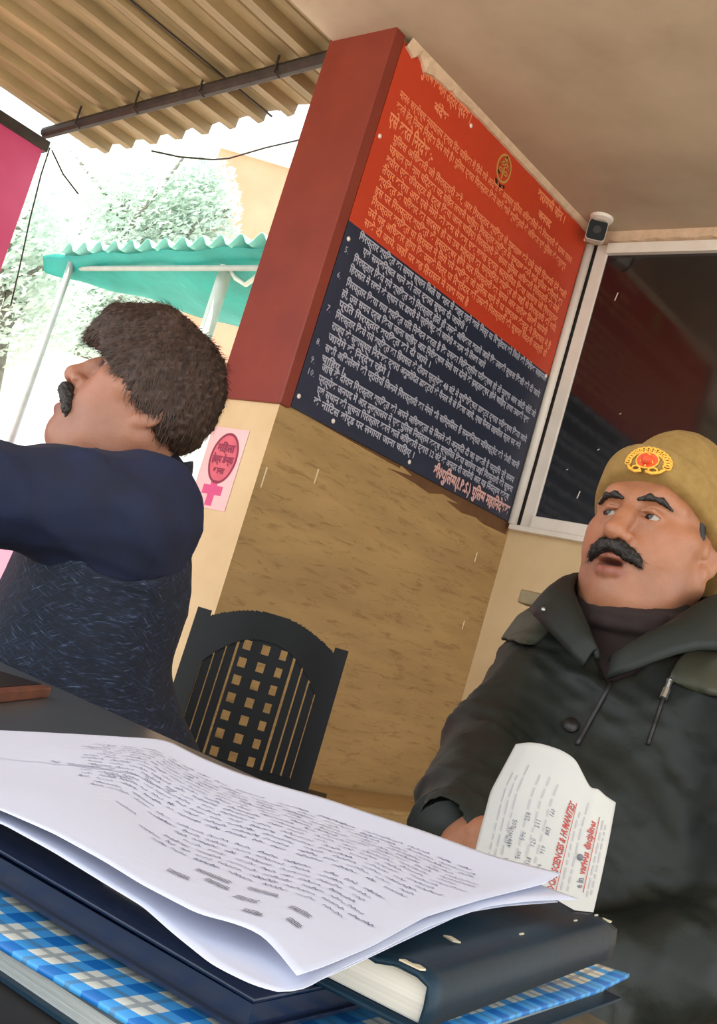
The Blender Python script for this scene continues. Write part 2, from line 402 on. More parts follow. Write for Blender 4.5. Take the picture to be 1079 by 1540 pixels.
# ------------------------------------------------------------------ the painted board of rules
SY0, SY1, SZ0, SZ1, SZB, SX = YE + .036, YW - .043, 1.505, 2.752, 2.128, XW + .012
r = root('notice_board', (XW + .006, (SY0 + SY1) / 2, SZ0), 'large red and navy Hindi notice board on the wall left of the window', 'notice board')
b = MB(); b.box((XW + .002, SY0, SZB), (SX, SY1, SZ1)); b.build('red_panel', M['signred'], r)
b = MB(); b.box((XW + .002, SY0, SZ0), (SX, SY1, SZB)); b.build('navy_panel', M['signblue'], r)
def onsign(y0, z0): return lambda x, y: (SX + .0012, y0 + x, z0 + y)
RED = [
 (2.30, 2.712, .30, .055, 'पुलिस विभाग उत्तर प्रदेश ।', 1),
 (2.405, 2.645, .08, .045, 'संदेश', 1),
 (3.09, 2.70, .22, .05, 'वाराणसी जोन ।', 1), (3.13, 2.638, .10, .042, 'जनपद', 1),
 (2.235, 2.588, 1.20, .036, 'मान0 सर्वोच्च न्यायालय द्वारा रिट याचिका में दिये गये आदेशों के अनुसार पुलिस अधिकारियों को गिरफ्तारी के समय पालन', 0),
 (2.235, 2.547, 1.17, .036, 'करने हेतु निम्न निर्देश दिये गये हैं। पुलिस द्वारा गिरफ्तार किये जाने वाले व्यक्तियों के अधिकार एवं पुलिस के कर्तव्य', 0),
 (2.222, 2.488, .25, .058, 'ऐसे करते निर्देश :-', 1),
 (2.265, 2.448, 1.20, .036, 'पुलिस अधिकारी जो गिरफ्तारी करे, और गिरफ्तार व्यक्ति से पूछताछ करे उसे सही दिखायी देने वाली', 0),
 (2.262, 2.41, 1.19, .036, 'पहचान एवं नाम पट्टिका पद सहित लगानी चाहिए। गिरफ्तार व्यक्ति से पूछताछ करने वाले पुलिस कर्मियों का', 0),
 (2.262, 2.373, 1.18, .036, 'ब्यौरा एक रजिस्टर में दर्ज किया जाना चाहिए। गिरफ्तारी के समय पुलिस अधिकारी गिरफ्तारी का मेमो', 0),
 (2.26, 2.335, 1.19, .036, 'तैयार करेगा और ऐसे मेमो को कम से कम एक गवाह द्वारा सत्यापित किया जायेगा जो गिरफ्तार', 0),
 (2.258, 2.298, 1.2, .036, 'व्यक्ति के परिवार का सदस्य हो या उस मोहल्ले का सम्मानित व्यक्ति हो जहाँ से गिरफ्तारी की गयी', 0),
 (2.256, 2.26, 1.15, .036, 'इस पर गिरफ्तार व्यक्ति के हस्ताक्षर होंगे और गिरफ्तारी का समय और तारीख लिखी जायेगी', 0),
 (2.256, 2.222, 1.2, .036, 'गिरफ्तार व्यक्ति या हिरासत में लिये गये व्यक्ति जो पुलिस थाने में या पूछताछ केन्द्र में हिरासत में है', 0),
 (2.254, 2.184, 1.19, .036, 'उसे यह अधिकार होगा कि उसके मित्र या रिश्तेदार को उसकी गिरफ्तारी की सूचना जितनी जल्दी हो', 0),
 (2.252, 2.146, .62, .036, 'सके दी जाये, जहाँ पर वह हिरासत में रखा गया है', 0)]
BLUE = [
 (2.25, 2.098, 1.24, .033, 'गिरफ्तार व्यक्ति का समय स्थान जिले या शहर से बाहर रहने वाले मित्र या रिश्तेदार को जिले की विधिक सहायता', 0),
 (2.285, 2.062, .62, .033, 'एवं सम्बन्धित थाने को तार द्वारा सूचना दी जायेगी ।', 0),
 (2.255, 2.022, 1.22, .034, 'गिरफ्तार किये गये व्यक्ति को गिरफ्तार होते ही उसके अधिकार बताये जायें कि उसकी सूचना किसी को दी जाये', 0),
 (2.252, 1.985, .82, .034, 'हिरासत में रखने के स्थान पर डायरी में प्रविष्टि की जायेगी व नाम भी लिखा जाये', 0),
 (2.255, 1.94, 1.23, .034, 'गिरफ्तार किया गया व्यक्ति यदि निवेदन करता है कि उसका चिकित्सीय परीक्षण हो तो मुख्य और छोटी चोटें जो', 0),
 (2.25, 1.902, 1.2, .034, 'हों, उस समय दर्ज किया जाना चाहिए और निरीक्षण मेमो पर दोनों के हस्ताक्षर होने चाहिए तथा उसकी एक', 0),
 (2.252, 1.866, .6, .034, 'प्रति गिरफ्तार व्यक्ति को दी जाये ।', 0),
 (2.252, 1.828, 1.22, .034, 'गिरफ्तार किये गये व्यक्ति का हिरासत के दौरान प्रत्येक 48 घंटे में प्रशिक्षित डाक्टर द्वारा परीक्षण किया जाये', 0),
 (2.25, 1.79, 1.19, .034, 'राज्य के स्वास्थ्य निदेशक द्वारा अनुमोदित डाक्टरों के पैनल में से किया जाये, ऐसा पैनल तहसील स्तर पर बने', 0),
 (2.25, 1.753, .4, .034, 'जायेंगे के निर्देश रहेंगे ।', 0),
 (2.25, 1.716, 1.22, .034, 'सभी अभिलेखों की प्रतियाँ जिनमें गिरफ्तारी का मेमो भी सम्मिलित है सम्बन्धित मजिस्ट्रेट को भेजी जानी', 0),
 (2.25, 1.68, .2, .034, 'चाहिए ।', 0),
 (2.262, 1.655, 1.2, .034, 'जांच के दौरान गिरफ्तार व्यक्ति को अपने अधिवक्ता से मिलने की अनुमति दी जा सकती है यद्यपि पूरे समय', 0),
 (2.262, 1.618, 1.21, .034, 'प्रत्येक जनपद में और मुख्यालय में एक पुलिस नियंत्रण कक्ष स्थापित किया जायेगा जहाँ गिरफ्तारी की सूचना', 0),
 (2.27, 1.582, 1.19, .034, 'एवं स्थान की सूचना गिरफ्तार करने वाले अधिकारी द्वारा 12 घंटे के अन्दर दी जायेगी और यह नियंत्रण कक्ष', 0),
 (2.27, 1.546, .55, .034, 'के नोटिस बोर्ड पर लगाया जाना चाहिए ।', 0)]
b = MB()
for y, z, w, s_, tx, bo in RED: write(b, tx, s_, onsign(y, z), w, .0018 if bo else .0009)
b.build('salmon_lettering', M['redtext'], r)
b = MB()
for y, z, w, s_, tx, bo in BLUE: write(b, tx, s_, onsign(y, z), w, .0009)
for i, z in enumerate((2.03, 1.945, 1.832, 1.72, 1.66, 1.622)): write(b, '%d.' % (i + 5), .03, onsign(2.205, z))
b.build('pale_lettering', M['bluetext'], r)
b = MB(); write(b, 'वी0पुलिस(I.P.S.) पुलिस महानिदेशक', .058, onsign(2.95, 1.525), .54, .0022); b.build('signature_line', M['pinktext'], r)
for y, z in ((SY0 + .018, 1.545), (SY0 + .195, 1.527), (SY0 + .62, 1.527), (SY0 + .022, 2.075), (SY1 - .02, 2.118), (SY0 + .02, 2.43), (2.61, 2.71), (SY1 - .015, 2.72)):
    b = MB(); b.ball((SX + .001, y, z), (.004, .008, .008), 10, 6); b.build('screw', M['white'], r, smooth=True)
# emblem: an oval ring with a bow, arrow and two fish
def strip(bb, f, pts, w):
    for (x0, y0), (x1, y1) in zip(pts[:-1], pts[1:]):
        L = math.hypot(x1 - x0, y1 - y0) or 1; nx, ny = -(y1 - y0) / L * w / 2, (x1 - x0) / L * w / 2
        q = [(x0 + nx, y0 + ny), (x1 + nx, y1 + ny), (x1 - nx, y1 - ny), (x0 - nx, y0 - ny)]
        bb.add([f(*p) for p in q][::-1], [(0, 1, 2, 3)])
def ellp(cx, cy, a, c_, a0=0, a1=360, n=24): return [(cx + a * math.cos(math.radians(a0 + (a1 - a0) * i / n)), cy + c_ * math.sin(math.radians(a0 + (a1 - a0) * i / n))) for i in range(n + 1)]
fe = onsign(2.852, 2.682)
b = MB(); strip(b, fe, ellp(0, 0, .043, .05), .009); strip(b, fe, ellp(0, -.005, .025, .03, 20, 160), .007); strip(b, fe, [(0, -.04), (0, .045)], .008); strip(b, fe, [(-.01, .03), (0, .048), (.01, .03)], .006)
strip(b, fe, ellp(-.016, -.012, .012, .006), .006); strip(b, fe, ellp(.016, -.012, .012, .006), .006); strip(b, fe, [(-.03, .01), (.03, .01)], .005)
b.build('gold_emblem', M['gold'], r)
b = MB(); strip(b, fe, ellp(0, -.054, .03, .012, 180, 360), .012); strip(b, fe, [(-.03, -.02), (-.018, -.03)], .01); b.build('dark_scroll', M['dark'], r)

# pink poster on the wall end: an oval over a cross
M['posterbg'] = mat('pale_pink_paper', 'e9b2b4', 'f0c0c0', scale=6, rough=.6)
M['posterov'] = mat('rose_print', 'c2566a', 'd86a74', scale=14, rough=.6)
M['postercr'] = mat('pink_print', 'cf5080', rough=.6)
M['postertx'] = mat('dark_rose_print', '8a2f48', rough=.6)
PYY = YE - .0015
def onpost(x0, z0): return lambda x, y: (x0 + x, PYY - .0012, z0 + y)
r = root('poster', (-2.525, PYY, 1.14), 'pink paper poster with oval and cross on the pillar beside the seated man', 'poster')
b = MB(); b.box((-2.615, PYY - .0006, 1.138), (-2.443, PYY, 1.402)); b.build('paper_sheet', M['posterbg'], r)
b = MB(); oc = onpost(-2.522, 1.303); e_ = ellp(0, 0, .062, .082); b.add([oc(x, y) for x, y in e_[:-1]], [tuple(range(len(e_) - 1))]); b.build('oval', M['posterov'], r)
b = MB(); f2 = lambda x, y: (-2.522 + x, PYY - .002, 1.303 + y); strip(b, f2, ellp(0, 0, .06, .08), .008)
write(b, 'महिला', .035, lambda x, y: f2(-.04 + x, .022 + y), .08, .0015); write(b, 'हेल्प डेस्क', .032, lambda x, y: f2(-.05 + x, -.015 + y), .1, .0015); write(b, 'थाना', .026, lambda x, y: f2(-.03 + x, -.05 + y), .06, .0015)
b.build('dark_print', M['postertx'], r)
b = MB(); cf = onpost(-2.528, 1.195); b.add([cf(x, y) for x, y in ((-.016, -.048), (.016, -.048), (.016, -.012), (.046, -.012), (.046, .018), (.016, .018), (.016, .034), (-.016, .034), (-.016, .018), (-.046, .018), (-.046, -.012), (-.016, -.012))], [tuple(range(12))]); b.build('cross', M['postercr'], r)

# ------------------------------------------------------------------ tin roof over the open side
RX0, RX1, RY0, RY1 = -4.60, XW - .285, -.4, 2.53
def rz(x): return 2.80 + (x + 4.6) * .034
pitch = .178; prof = []
x = RX0
while x < RX1 + .5:
    for dx, dz in ((0, 0), (.058, 0), (.062, -.005), (.066, 0), (.124, 0), (.130, -.042), (.168, -.042), (.174, 0)):
        if x + dx < RX1: prof.append((x + dx, dz))
    x += pitch
b = MB(); ny = 12
b.grid([[(px, RY0 + (RY1 - RY0) * j / ny + (.006 * math.sin(px * 40) if j == ny else 0), rz(px) + dz + .004 * math.sin(j * 1.3 + px)) for px, dz in prof] for j in range(ny + 1)])
r = root('tin_roof', (-3.7, 1.2, 2.75), 'brown corrugated tin roof sloping beside the concrete ceiling', 'roof')
b.build('corrugated_sheet', M['tin'], r, solid=.002)
b = MB()
for xx in (-3.33,):
    b.box((xx, RY0, rz(xx) - .03), (xx + .008, RY1, rz(xx) - .024))
b.build('sheet_seam', M['steel'], r)
b = MB(); b.tube([(RX0 + .04, 2.26, 2.716), (RX1 + .02, 2.25, 2.812)], .026, 10)
o = b.build('roof_purlin', M['steel'], r)
for i in range(5):
    xx = RX0 + .35 + i * .42; zp = 2.716 + (xx - RX0) * .049; b = MB(); b.tube([(xx, 2.222, rz(xx) - .02), (xx, 2.222, zp - .03), (xx + .012, 2.245, zp - .04)], .005, 6); b.build('hook_bolt', M['steel'], r)
# magenta wall closing the far left, with a beam on it
b = MB(); b.box((-4.80, -.6, -.12), (-4.65, 2.32, 2.672)); struct(b.build('wall_outer', M['pinkwall']))
b = MB(); b.box((-4.70, -.6, 2.672), (-4.64, 2.34, 2.725)); o = b.build('steel_beam', M['steel']); tag(o, 'dark steel beam along the top of the magenta wall', 'beam')
for i, (pts, d, lab) in enumerate(((((228, 227), (270, 236), (320, 240), (345, 238), (400, 222), (470, 206)), 4.6, 'thin grey cable sagging below the tin roof edge to the red pillar'), (((75, 222), (62, 262), (45, 330), (30, 400), (16, 460)), 4.9, 'thin wire hanging down beside the magenta wall end'), (((78, 226), (95, 262), (118, 292)), 4.9, 'short loose wire end hanging from the roof corner'))):
    b = MB(); b.tube([at(x, y, d) for x, y in pts], .004, 6); o = b.build('hanging_cable', M['steel'], smooth=True); tag(o, lab, 'cable')

# ------------------------------------------------------------------ outside: shelter, trees, walls
r = root('shelter', (-5.2, 3.9, -.12), 'green tarpaulin shelter on poles standing in the bright yard', 'shelter')
b = MB(); rows = []
for j in range(9):
    v_ = j / 8; row = []
    for i in range(81):
        u = i / 80; x = -6.2 + u * 3.5
        y = 3.33 + v_ * 1.3 * min(1, u * 1.6 + .06); z = 2.665 - .05 * v_ - .2 * v_ * min(1, u * 1.3) - .05 * math.sin(PI * v_) * (1 + .5 * math.sin(u * 19)) + .01 * math.sin(u * 40 + v_ * 7)
        row.append((x, y, z))
    rows.append(row)
b.grid(rows); b.build('tarpaulin', M['tarp'], r, smooth=True, solid=.004)
b = MB(); rows = []
for j in range(2):
    row = []
    for i in range(241):
        u = i / 240; x = -5.95 + u * 3.25; row.append((x, 3.30 + j * .3, 2.70 + .03 * math.sin(x * 2 * PI / .16)))
    rows.append(row)
b.grid(rows); b.build('corrugated_top', M['galv'], r, smooth=True, solid=.003)
b = MB(); b.tube([(-6.1, 3.4, 2.61), (-2.72, 3.4, 2.56)], .016, 8); b.build('cross_bar', M['pole'], r)
p0 = at(108, 395, 6.6); b = MB(); b.tube([(p0[0], p0[1], -.12), tuple(p0)], .022, 10); b.build('pole', M['pole'], r, smooth=True)
p0 = at(343, 398, 5.8); b = MB(); b.tube([(p0[0], p0[1], -.12), tuple(p0)], .04, 12); pl_ = b.build('pale_pole', M['wpole'], r, smooth=True)
b = MB(); q = p0 + np.array([0, 0, -.0]); b.tube([q, q + np.array([.1, .0, -.08]), q + np.array([.2, 0, -.12]), q + np.array([.3, 0, -.05])], .014, 8); b.ball(q, .05); b.build('rope_knot', M['wpole'], r, smooth=True)

def leaves(bb, c, r_, n, s0, s1, rn):
    for _ in range(n):
        d = Vector((rn.gauss(0, 1), rn.gauss(0, 1), rn.gauss(0, 1))).normalized() * (rn.random() ** .45)
        p = Vector(c) + Vector((d.x * r_[0], d.y * r_[1], d.z * r_[2])); s_ = rn.uniform(s0, s1)
        a = Vector((rn.gauss(0, 1), rn.gauss(0, 1), rn.gauss(0, 1))).normalized(); e = a.orthogonal().normalized(); g = a.cross(e)
        bb.add([p - e * s_, p + g * s_ * .4, p + e * s_, p - g * s_ * .4], [(0, 1, 2, 3)])
def tree(base, crowns, label, n, seed, group=None):
    rn = random.Random(seed); base = Vector(base); r = root('tree', base, label, 'tree', group)
    b = MB(); top = Vector(crowns[0][0])
    b.tube([base, base.lerp(top, .4) + Vector((.1, .1, 0)), top], [.16, .12, .05], 10)
    for c, rr in crowns:
        for k in range(5):
            d = Vector((rn.gauss(0, 1), rn.gauss(0, 1), rn.uniform(-.2, 1))).normalized(); e = Vector(c) + Vector((d.x * rr[0], d.y * rr[1], d.z * rr[2])) * .8
            s_ = base.lerp(top, rn.uniform(.45, .9)); b.tube([s_, s_.lerp(e, .5) + Vector((rn.uniform(-.2, .2), rn.uniform(-.2, .2), .1)), e], [.05, .03, .012], 6)
    b.build('trunk', M['bark'], r, smooth=True)
    b = MB()
    for c, rr in crowns: leaves(b, c, rr, n, .022, .05, rn)
    b.build('foliage', M['leaf'], r)
c1 = at(190, 300, 11); c2 = at(130, 440, 10.5); c3 = at(285, 350, 11)
tree((c1[0], c1[1], -.12), [(c1, (1.0, 1.0, 1.0)), (c2, (.8, .8, .8)), (c3, (.5, .5, .9))], 'pale leafy tree behind the green shelter', 9000, 5)
c1 = at(20, 420, 7.4); c2 = at(-30, 330, 7.4)
tree((at(12, 480, 7.4)[0], at(12, 480, 7.4)[1], -.12), [(c1, (.6, .6, .7)), (c2, (.7, .7, .7))], 'greyish tree with bare branches at the far left edge', 4000, 9)
c = at(390, 300, 15); r = root('building', (c[0], c[1], -.12), 'pale peach building far behind the tree, left of the pillar', 'building')
ux = Vector((.747, .665, 0)); uy = Vector((-.665, .747, 0)); TT = Matrix((ux, uy, Vector((0, 0, 1)))).transposed().to_4x4(); TT.translation = Vector((c[0], c[1], 0))
b = MB(); b.box((-.75, 0, -.12), (3.2, 4, 7.05), TT); b.build('wall', M['peach'], r)
b = MB(); b.box((-.85, -.1, 7.05), (3.3, 4.1, 7.2), TT); b.box((-.8, -.05, 5.2), (3.2, 0, 5.3), TT); b.build('cornice', M['whitewash'], r)
c = at(60, 560, 9.6); TT.translation = Vector((c[0], c[1], 0)); b = MB(); b.box((-3.2, 0, -.12), (2.3, .2, 2.55), TT); b.box((-3.25, -.04, 2.55), (2.35, .24, 2.63), TT)
o = b.build('boundary_wall', M['whitewash']); tag(o, 'bright whitewashed boundary wall across the yard', 'wall'); 
c = at(85, 668, 6.2); TT.translation = Vector((c[0], c[1], 0)); M['palepink'] = mat('pale_pink_plastic', 'd9a0b6', rough=.5)
b = MB(); b.box((-.14, -.2, -.12), (.14, .2, 1.32), TT); b.box((-.18, -.24, 1.32), (.18, .24, 1.37), TT); o = b.build('gate_pier', M['palepink'], bevel=.02); tag(o, 'pale pink pier in the yard, just above the raised sleeve', 'pier')

# ------------------------------------------------------------------ light
w = bpy.data.worlds.new('sky'); SC.world = w; w.use_nodes = True
bg = w.node_tree.nodes['Background']; bg.inputs[0].default_value = (.86, .94, 1, 1); bg.inputs[1].default_value = SKY
sd = bpy.data.lights.new('sun', 'SUN'); so = bpy.data.objects.new('sun', sd); COL.objects.link(so); sd.energy = SUN; sd.angle = .05; sd.color = (1, .95, .86)
so.rotation_euler = Vector((.35, .3, -.9)).to_track_quat('-Z', 'Y').to_euler()
vs_ = SC.view_settings; SC.display_settings.display_device = 'sRGB'; vs_.view_transform = 'Standard'; vs_.look = 'None'; vs_.gamma = 1; vs_.exposure = EXPO; vs_.use_curve_mapping = False
SC.cycles.max_bounces = 8; SC.cycles.diffuse_bounces = 5; SC.cycles.use_denoising = True

# ------------------------------------------------------------------ table and what lies on it
TZ = .72; TX0, TX1, TY0, TY1 = -1.62, -.335, .10, .765
r = root('table', ((TX0 + TX1) / 2, (TY0 + TY1) / 2, 0), 'dark grey laminate table carrying the books and papers', 'table')
b = MB(); b.box((TX0, TY0, TZ - .025), (TX1, TY1, TZ)); b.build('table_top', M['table'], r, bevel=.006)
for x in (TX0 + .06, TX1 - .06):
    for y in (TY0 + .06, TY1 - .06):
        b = MB(); b.box((x - .022, y - .022, 0), (x + .022, y + .022, TZ - .025)); b.build('leg', M['steel'], r, bevel=.003)
b = MB(); b.box((TX0 + .06, TY0 + .05, TZ - .09), (TX1 - .06, TY0 + .07, TZ - .025)); b.box((TX0 + .06, TY1 - .07, TZ - .09), (TX1 - .06, TY1 - .05, TZ - .025)); b.build('apron', M['steel'], r)
# flat dark case with a brown edge
e1 = Vector((.6, -.8, 0)); e2 = Vector((-.8, -.6, 0)); Q = Matrix((e1, -e2, Vector((0, 0, 1)))).transposed().to_4x4(); Q.translation = Vector((-.965, .69, 0))
r = root('tray', (-.965, .69, TZ), 'flat dark tray with brown wooden front edge at the far left table edge', 'tray')
b = MB(); b.box((0, -.2, TZ), (.3, -.012, TZ + .012), Q); b.build('board', M['dark'], r)
b = MB(); b.box((0, -.012, TZ), (.3, 0, TZ + .012), Q); b.build('wooden_edge', M['wood'], r, bevel=.002)

def frame2(a, c, z):                                     # local frame on the table: x along a->c, y to the left of it
    a, c = Vector((a[0], a[1], 0)), Vector((c[0], c[1], 0)); u = (c - a).normalized(); v_ = Vector((-u.y, u.x, 0))
    T = Matrix((u, v_, Vector((0, 0, 1)))).transposed().to_4x4(); T.translation = Vector((a.x, a.y, z)); return T
# black folder at the bottom of the pile
FO = frame2((-.250, .16), (-.262, .56), TZ)
r = root('folder', (-.36, .34, TZ), 'flat black folder under the gingham register at the near table corner', 'folder')
b = MB(); b.box((0, 0, .0005), (.40, .30, .0022), FO); b.box((0, 0, .0052), (.40, .30, .0072), FO); b.build('cover', M['dark'], r, bevel=.0008)
b = MB(); b.box((.004, .002, .0022), (.396, .296, .0052), FO); b.build('page_block', M['greypages'], r)
# plaid register
t = NT('blue_gingham'); tc = t.n('ShaderNodeTexCoord'); sp = t.n('ShaderNodeSeparateXYZ'); t.l(tc.outputs['Object'], sp.inputs[0])
def band(o, per, off, w_): return t.math('LESS_THAN', t.math('FRACT', t.math('ADD', t.math('DIVIDE', o, per), off)), w_)
per = .0215
bx, by = band(sp.outputs[0], per, .1, .38), band(sp.outputs[1], per, .2, .38)
lx, ly = band(sp.outputs[0], per, .46, .12), band(sp.outputs[1], per, .56, .12)
c_ = t.mix(bx, 'd9d6c8', '3f93cf'); c_ = t.mix(t.math('MULTIPLY', by, .999), c_, t.mix(bx, '3f93cf', '0f67b0'))
c_ = t.mix(t.math('MULTIPLY', t.math('MAXIMUM', lx, ly), .55), c_, '4a6478'); t.col(c_); t.b.inputs['Roughness'].default_value = .5; M['gingham'] = t.m
RG = frame2((-.198, .245), (-.237, .579), TZ + .0075); RL, RW, RT = .336, .235, .0105
r = root('register', (-.3, .4, TZ), 'blue and white gingham covered register at the bottom of the pile', 'register')
b = MB(); b.box((.003, .006, 0), (RL - .004, RW, RT - .0025), RG); b.build('page_block', M['greypages'], r)
b = MB(); P_ = []
for j in range(25):
    v_ = j / 24; row = []
    for i in range(33):
        u = i / 32; zz = RT + .004 * max(0, u - .85) / .15 * max(0, 1 - v_ * 6) + .0012 * math.sin(v_ * 9 + u * 4) + .0012
        row.append((u * RL, v_ * (RW + .002) - .004, zz))
    P_.append(row)
b.grid([[p for p in r_] for r_ in P_])
cov = b.build('cover', M['gingham'], None, smooth=True, solid=.002); cov.matrix_world = RG
cov.parent = r; cov.matrix_parent_inverse = r.matrix_world.inverted(); 
b = MB(); b.box((0, -.003, 0), (RL, RW, .0015), RG); b.build('back_cover', M['bookblue'], r)
# thin navy notebook between register and diary
NBZ = TZ + .0075 + RT + .0045
NB = frame2((-.222, .268), (-.520, .232), NBZ)
r = root('notebook', (-.37, .33, NBZ), 'thin glossy navy notebook lying on the gingham register under the papers', 'notebook')
M['nbcover'] = mat('glossy_navy_cover', '101a30', '16223c', scale=8, rough=.22)
b = MB(); b.box((0.002, -.2, .0015), (.298, -.003, .009), NB); b.build('page_block', M['nbcover'], r)
def leaf(bb, T, x1, y0, y1, z, amp=.0, n=20, curl=0):
    rows = []
    for j in range(9):
        row = []
        for i in range(n + 1):
            u = i / n; v_ = j / 8
            row.append(T @ Vector((x1 * u, y0 + (y1 - y0) * v_, z + amp * math.sin(PI * u) + curl * max(0, u - .6) ** 2 * (1 - v_))))
        rows.append(row)
    bb.grid(rows)
b = MB(); leaf(b, NB, .3, 0, -.202, .0105, .001, curl=.06); b.build('front_cover', M['nbcover'], r, smooth=True, solid=.0015)
b = MB(); b.box((0, -.202, 0), (.3, 0, .0015), NB); b.build('back_cover', M['nbcover'], r)
# thick navy diary with worn spine
DZ = NBZ + .0125; DT = .772 - DZ + .0015
DI = frame2((-.190, .309), (-.226, .524), DZ); DL, DW = .218, .15
r = root('diary', (-.28, .42, DZ), 'thick navy blue diary with worn corner, spine facing the officer', 'book')
b = MB(); b.box((.004, -.001, .0022), (DL - .004, DW - .004, DT - .0028), DI); b.build('page_block', M['pages'], r, bevel=.001)
b = MB()
rows = []
for i in range(23):
    u = i / 22; x = DL * u; sg = .0014 * math.sin(u * 7) + .0008 * math.sin(u * 17)
    rows.append([DI @ Vector((x, y, z)) for y, z in ((DW, DT - .001), (DW * .6, DT - .0004 + sg), (.03, DT + sg * .6), (.018, DT - .0016), (.010, DT + .0006), (.002, DT + .0002), (-.0035, DT - .002), (-.0045, DT * .5), (-.0038, .002), (.001, .0002), (.012, 0), (DW, 0))])
b.grid(rows); cvr = b.build('cover', M['bookblue'], r, smooth=True, solid=.002)
b = MB()
def scuff(pts, z):
    b_ = MB(); b_.poly([DI @ Vector((x, y, z)) for x, y in pts], .0006, (0, 0, 1)); b_.build('worn_patch', M['worn'], cvr)
scuff([(0, .002), (.0025, .001), (.004, .004), (.002, .006), (.0025, .009), (0, .010)], DT + .0006)
scuff([(.05, .013), (.053, .011), (.055, .016), (.052, .018)], DT + .0008); scuff([(DL - .004, .0), (DL, .0), (DL, .005), (DL - .002, .004)], DT)
for i in range(3):
    x = rnd.uniform(.1, DL); scuff([(x, .0075), (x + .004, .0072), (x + .004, .0079), (x, .0080)], DT + .0005)


# papers: curved sheets spanned between measured edges
def resample(pts, n):
    P = [Vector(p) for p in pts]; L = [0]
    for a, c in zip(P[:-1], P[1:]): L.append(L[-1] + (c - a).length)
    out = []
    for i in range(n + 1):
        s_ = L[-1] * i / n; k = max(j for j in range(len(L)) if L[j] <= s_ + 1e-9); k = min(k, len(P) - 2)
        out.append(P[k].lerp(P[k + 1], (s_ - L[k]) / max(L[k + 1] - L[k], 1e-9)))
    for _ in range(2): out = [out[0]] + [(out[i - 1] + out[i] * 2 + out[i + 1]) / 4 for i in range(1, n)] + [out[-1]]
    return out
class Sheet:
    def __init__(s, far, right, near, left, nu=40, nv=40, wave=.0015, ph=0):   # far: L->R, near: L->R, left/right: near->far
        A, B, L, R_ = resample(near, nu), resample(far, nu), resample(left, nv), resample(right, nv)
        s.nu, s.nv = nu, nv; s.P = []
        for j in range(nv + 1):
            v_ = j / nv; row = []
            for i in range(nu + 1):
                u = i / nu
                p = A[i] * (1 - v_) + B[i] * v_ + L[j] * (1 - u) + R_[j] * u - (A[0] * (1 - u) * (1 - v_) + A[-1] * u * (1 - v_) + B[0] * (1 - u) * v_ + B[-1] * u * v_)
                p = p + Vector((0, 0, wave * math.sin(PI * u) * math.sin(PI * v_) * (math.sin(u * 7 + ph) + math.sin(v_ * 9 + u * 3 + ph)))); row.append(p)
            s.P.append(row)
    def f(s, u, v_, h=.0004):
        u = min(max(u, 0), .9999) * s.nu; v_ = min(max(v_, 0), .9999) * s.nv; i, j = int(u), int(v_); a, c = u - i, v_ - j
        P = s.P; p = P[j][i] * (1 - a) * (1 - c) + P[j][i + 1] * a * (1 - c) + P[j + 1][i] * (1 - a) * c + P[j + 1][i + 1] * a * c
        n = (P[j][i + 1] - P[j][i]).cross(P[j + 1][i] - P[j][i]).normalized()
        return p + n * h
    def build(s, name, m_, parent=None): b_ = MB(); b_.grid(s.P); return b_.build(name, m_, parent, smooth=True, solid=.0003)
def Z(pts): return [tuple(on(x, y, 2, z)) for x, y, z in pts]
def scrawl(bb, sh, u, v0, w_, h, rn, th=.0045, slope=0, step=.0042):
    n = max(5, int(w_ / step)); pts = []
    for i in range(n + 1): pts.append((u + w_ * i / n + rn.uniform(-.002, .002), v0 + slope * w_ * i / n + h * (rn.random() if i % 2 else -rn.random() * .6)))
    for (a0, b0), (a1, b1) in zip(pts[:-1], pts[1:]):
        d = math.hypot(a1 - a0, b1 - b0) or 1; nx, ny = -(b1 - b0) / d * th / 2, (a1 - a0) / d * th / 2
        bb.add([sh.f(a0 + nx, b0 + ny), sh.f(a1 + nx, b1 + ny), sh.f(a1 - nx, b1 - ny), sh.f(a0 - nx, b0 - ny)], [(3, 2, 1, 0)])
far = Z([(-150, 1096, .772), (0, 1098, .774), (120, 1104, .776), (250, 1112, .779), (300, 1138, .779), (360, 1163, .780), (440, 1187, .782), (480, 1197, .782), (560, 1224, .783), (640, 1250, .785), (740, 1287, .788), (845, 1313, .792)])
right = Z([(447, 1466, .782), (490, 1452, .783), (560, 1422, .784), (640, 1378, .785), (725, 1352, .786), (790, 1336, .787), (820, 1328, .789), (845, 1313, .792)])
near = Z([(-150, 1180, .776), (-60, 1195, .776), (0, 1217, .776), (80, 1252, .777), (155, 1293, .778), (215, 1330, .779), (300, 1374, .781), (350, 1386, .783), (392, 1402, .783), (420, 1432, .782), (447, 1466, .782)])
left = Z([(-150, 1180, .776), (-150, 1140, .774), (-150, 1096, .772)])
s1 = Sheet(far, right, near, left, 60, 60, .0014)
def sheetroot(name, sh, label, group=None):
    c = sh.f(.5, .5, 0); r_ = root(name, (c.x, c.y, c.z), label, 'paper', group); sh.build('sheet', M['paper'], r_); return r_
r = sheetroot('paper_sheet', s1, 'topmost handwritten white sheet spread over the books')
rn = random.Random(11); b = MB(); b2 = MB()
for k in range(22):
    v0 = .84 - k * .030; u = .30 + .12 * max(0, (k - 10) / 12) + rn.uniform(-.02, .03); end = min(.93, .99 - .004 * k)
    if k in (14,): continue
    if k > 15: u = .52 + rn.uniform(0, .08); end = .93 - rn.uniform(0, .05)
    while u < end:
        w_ = rn.uniform(.018, .055); scrawl(b, s1, u, v0, w_, .0085, rn, .0016 + .0008 * rn.random(), -.02); u += w_ + rn.uniform(.008, .018)
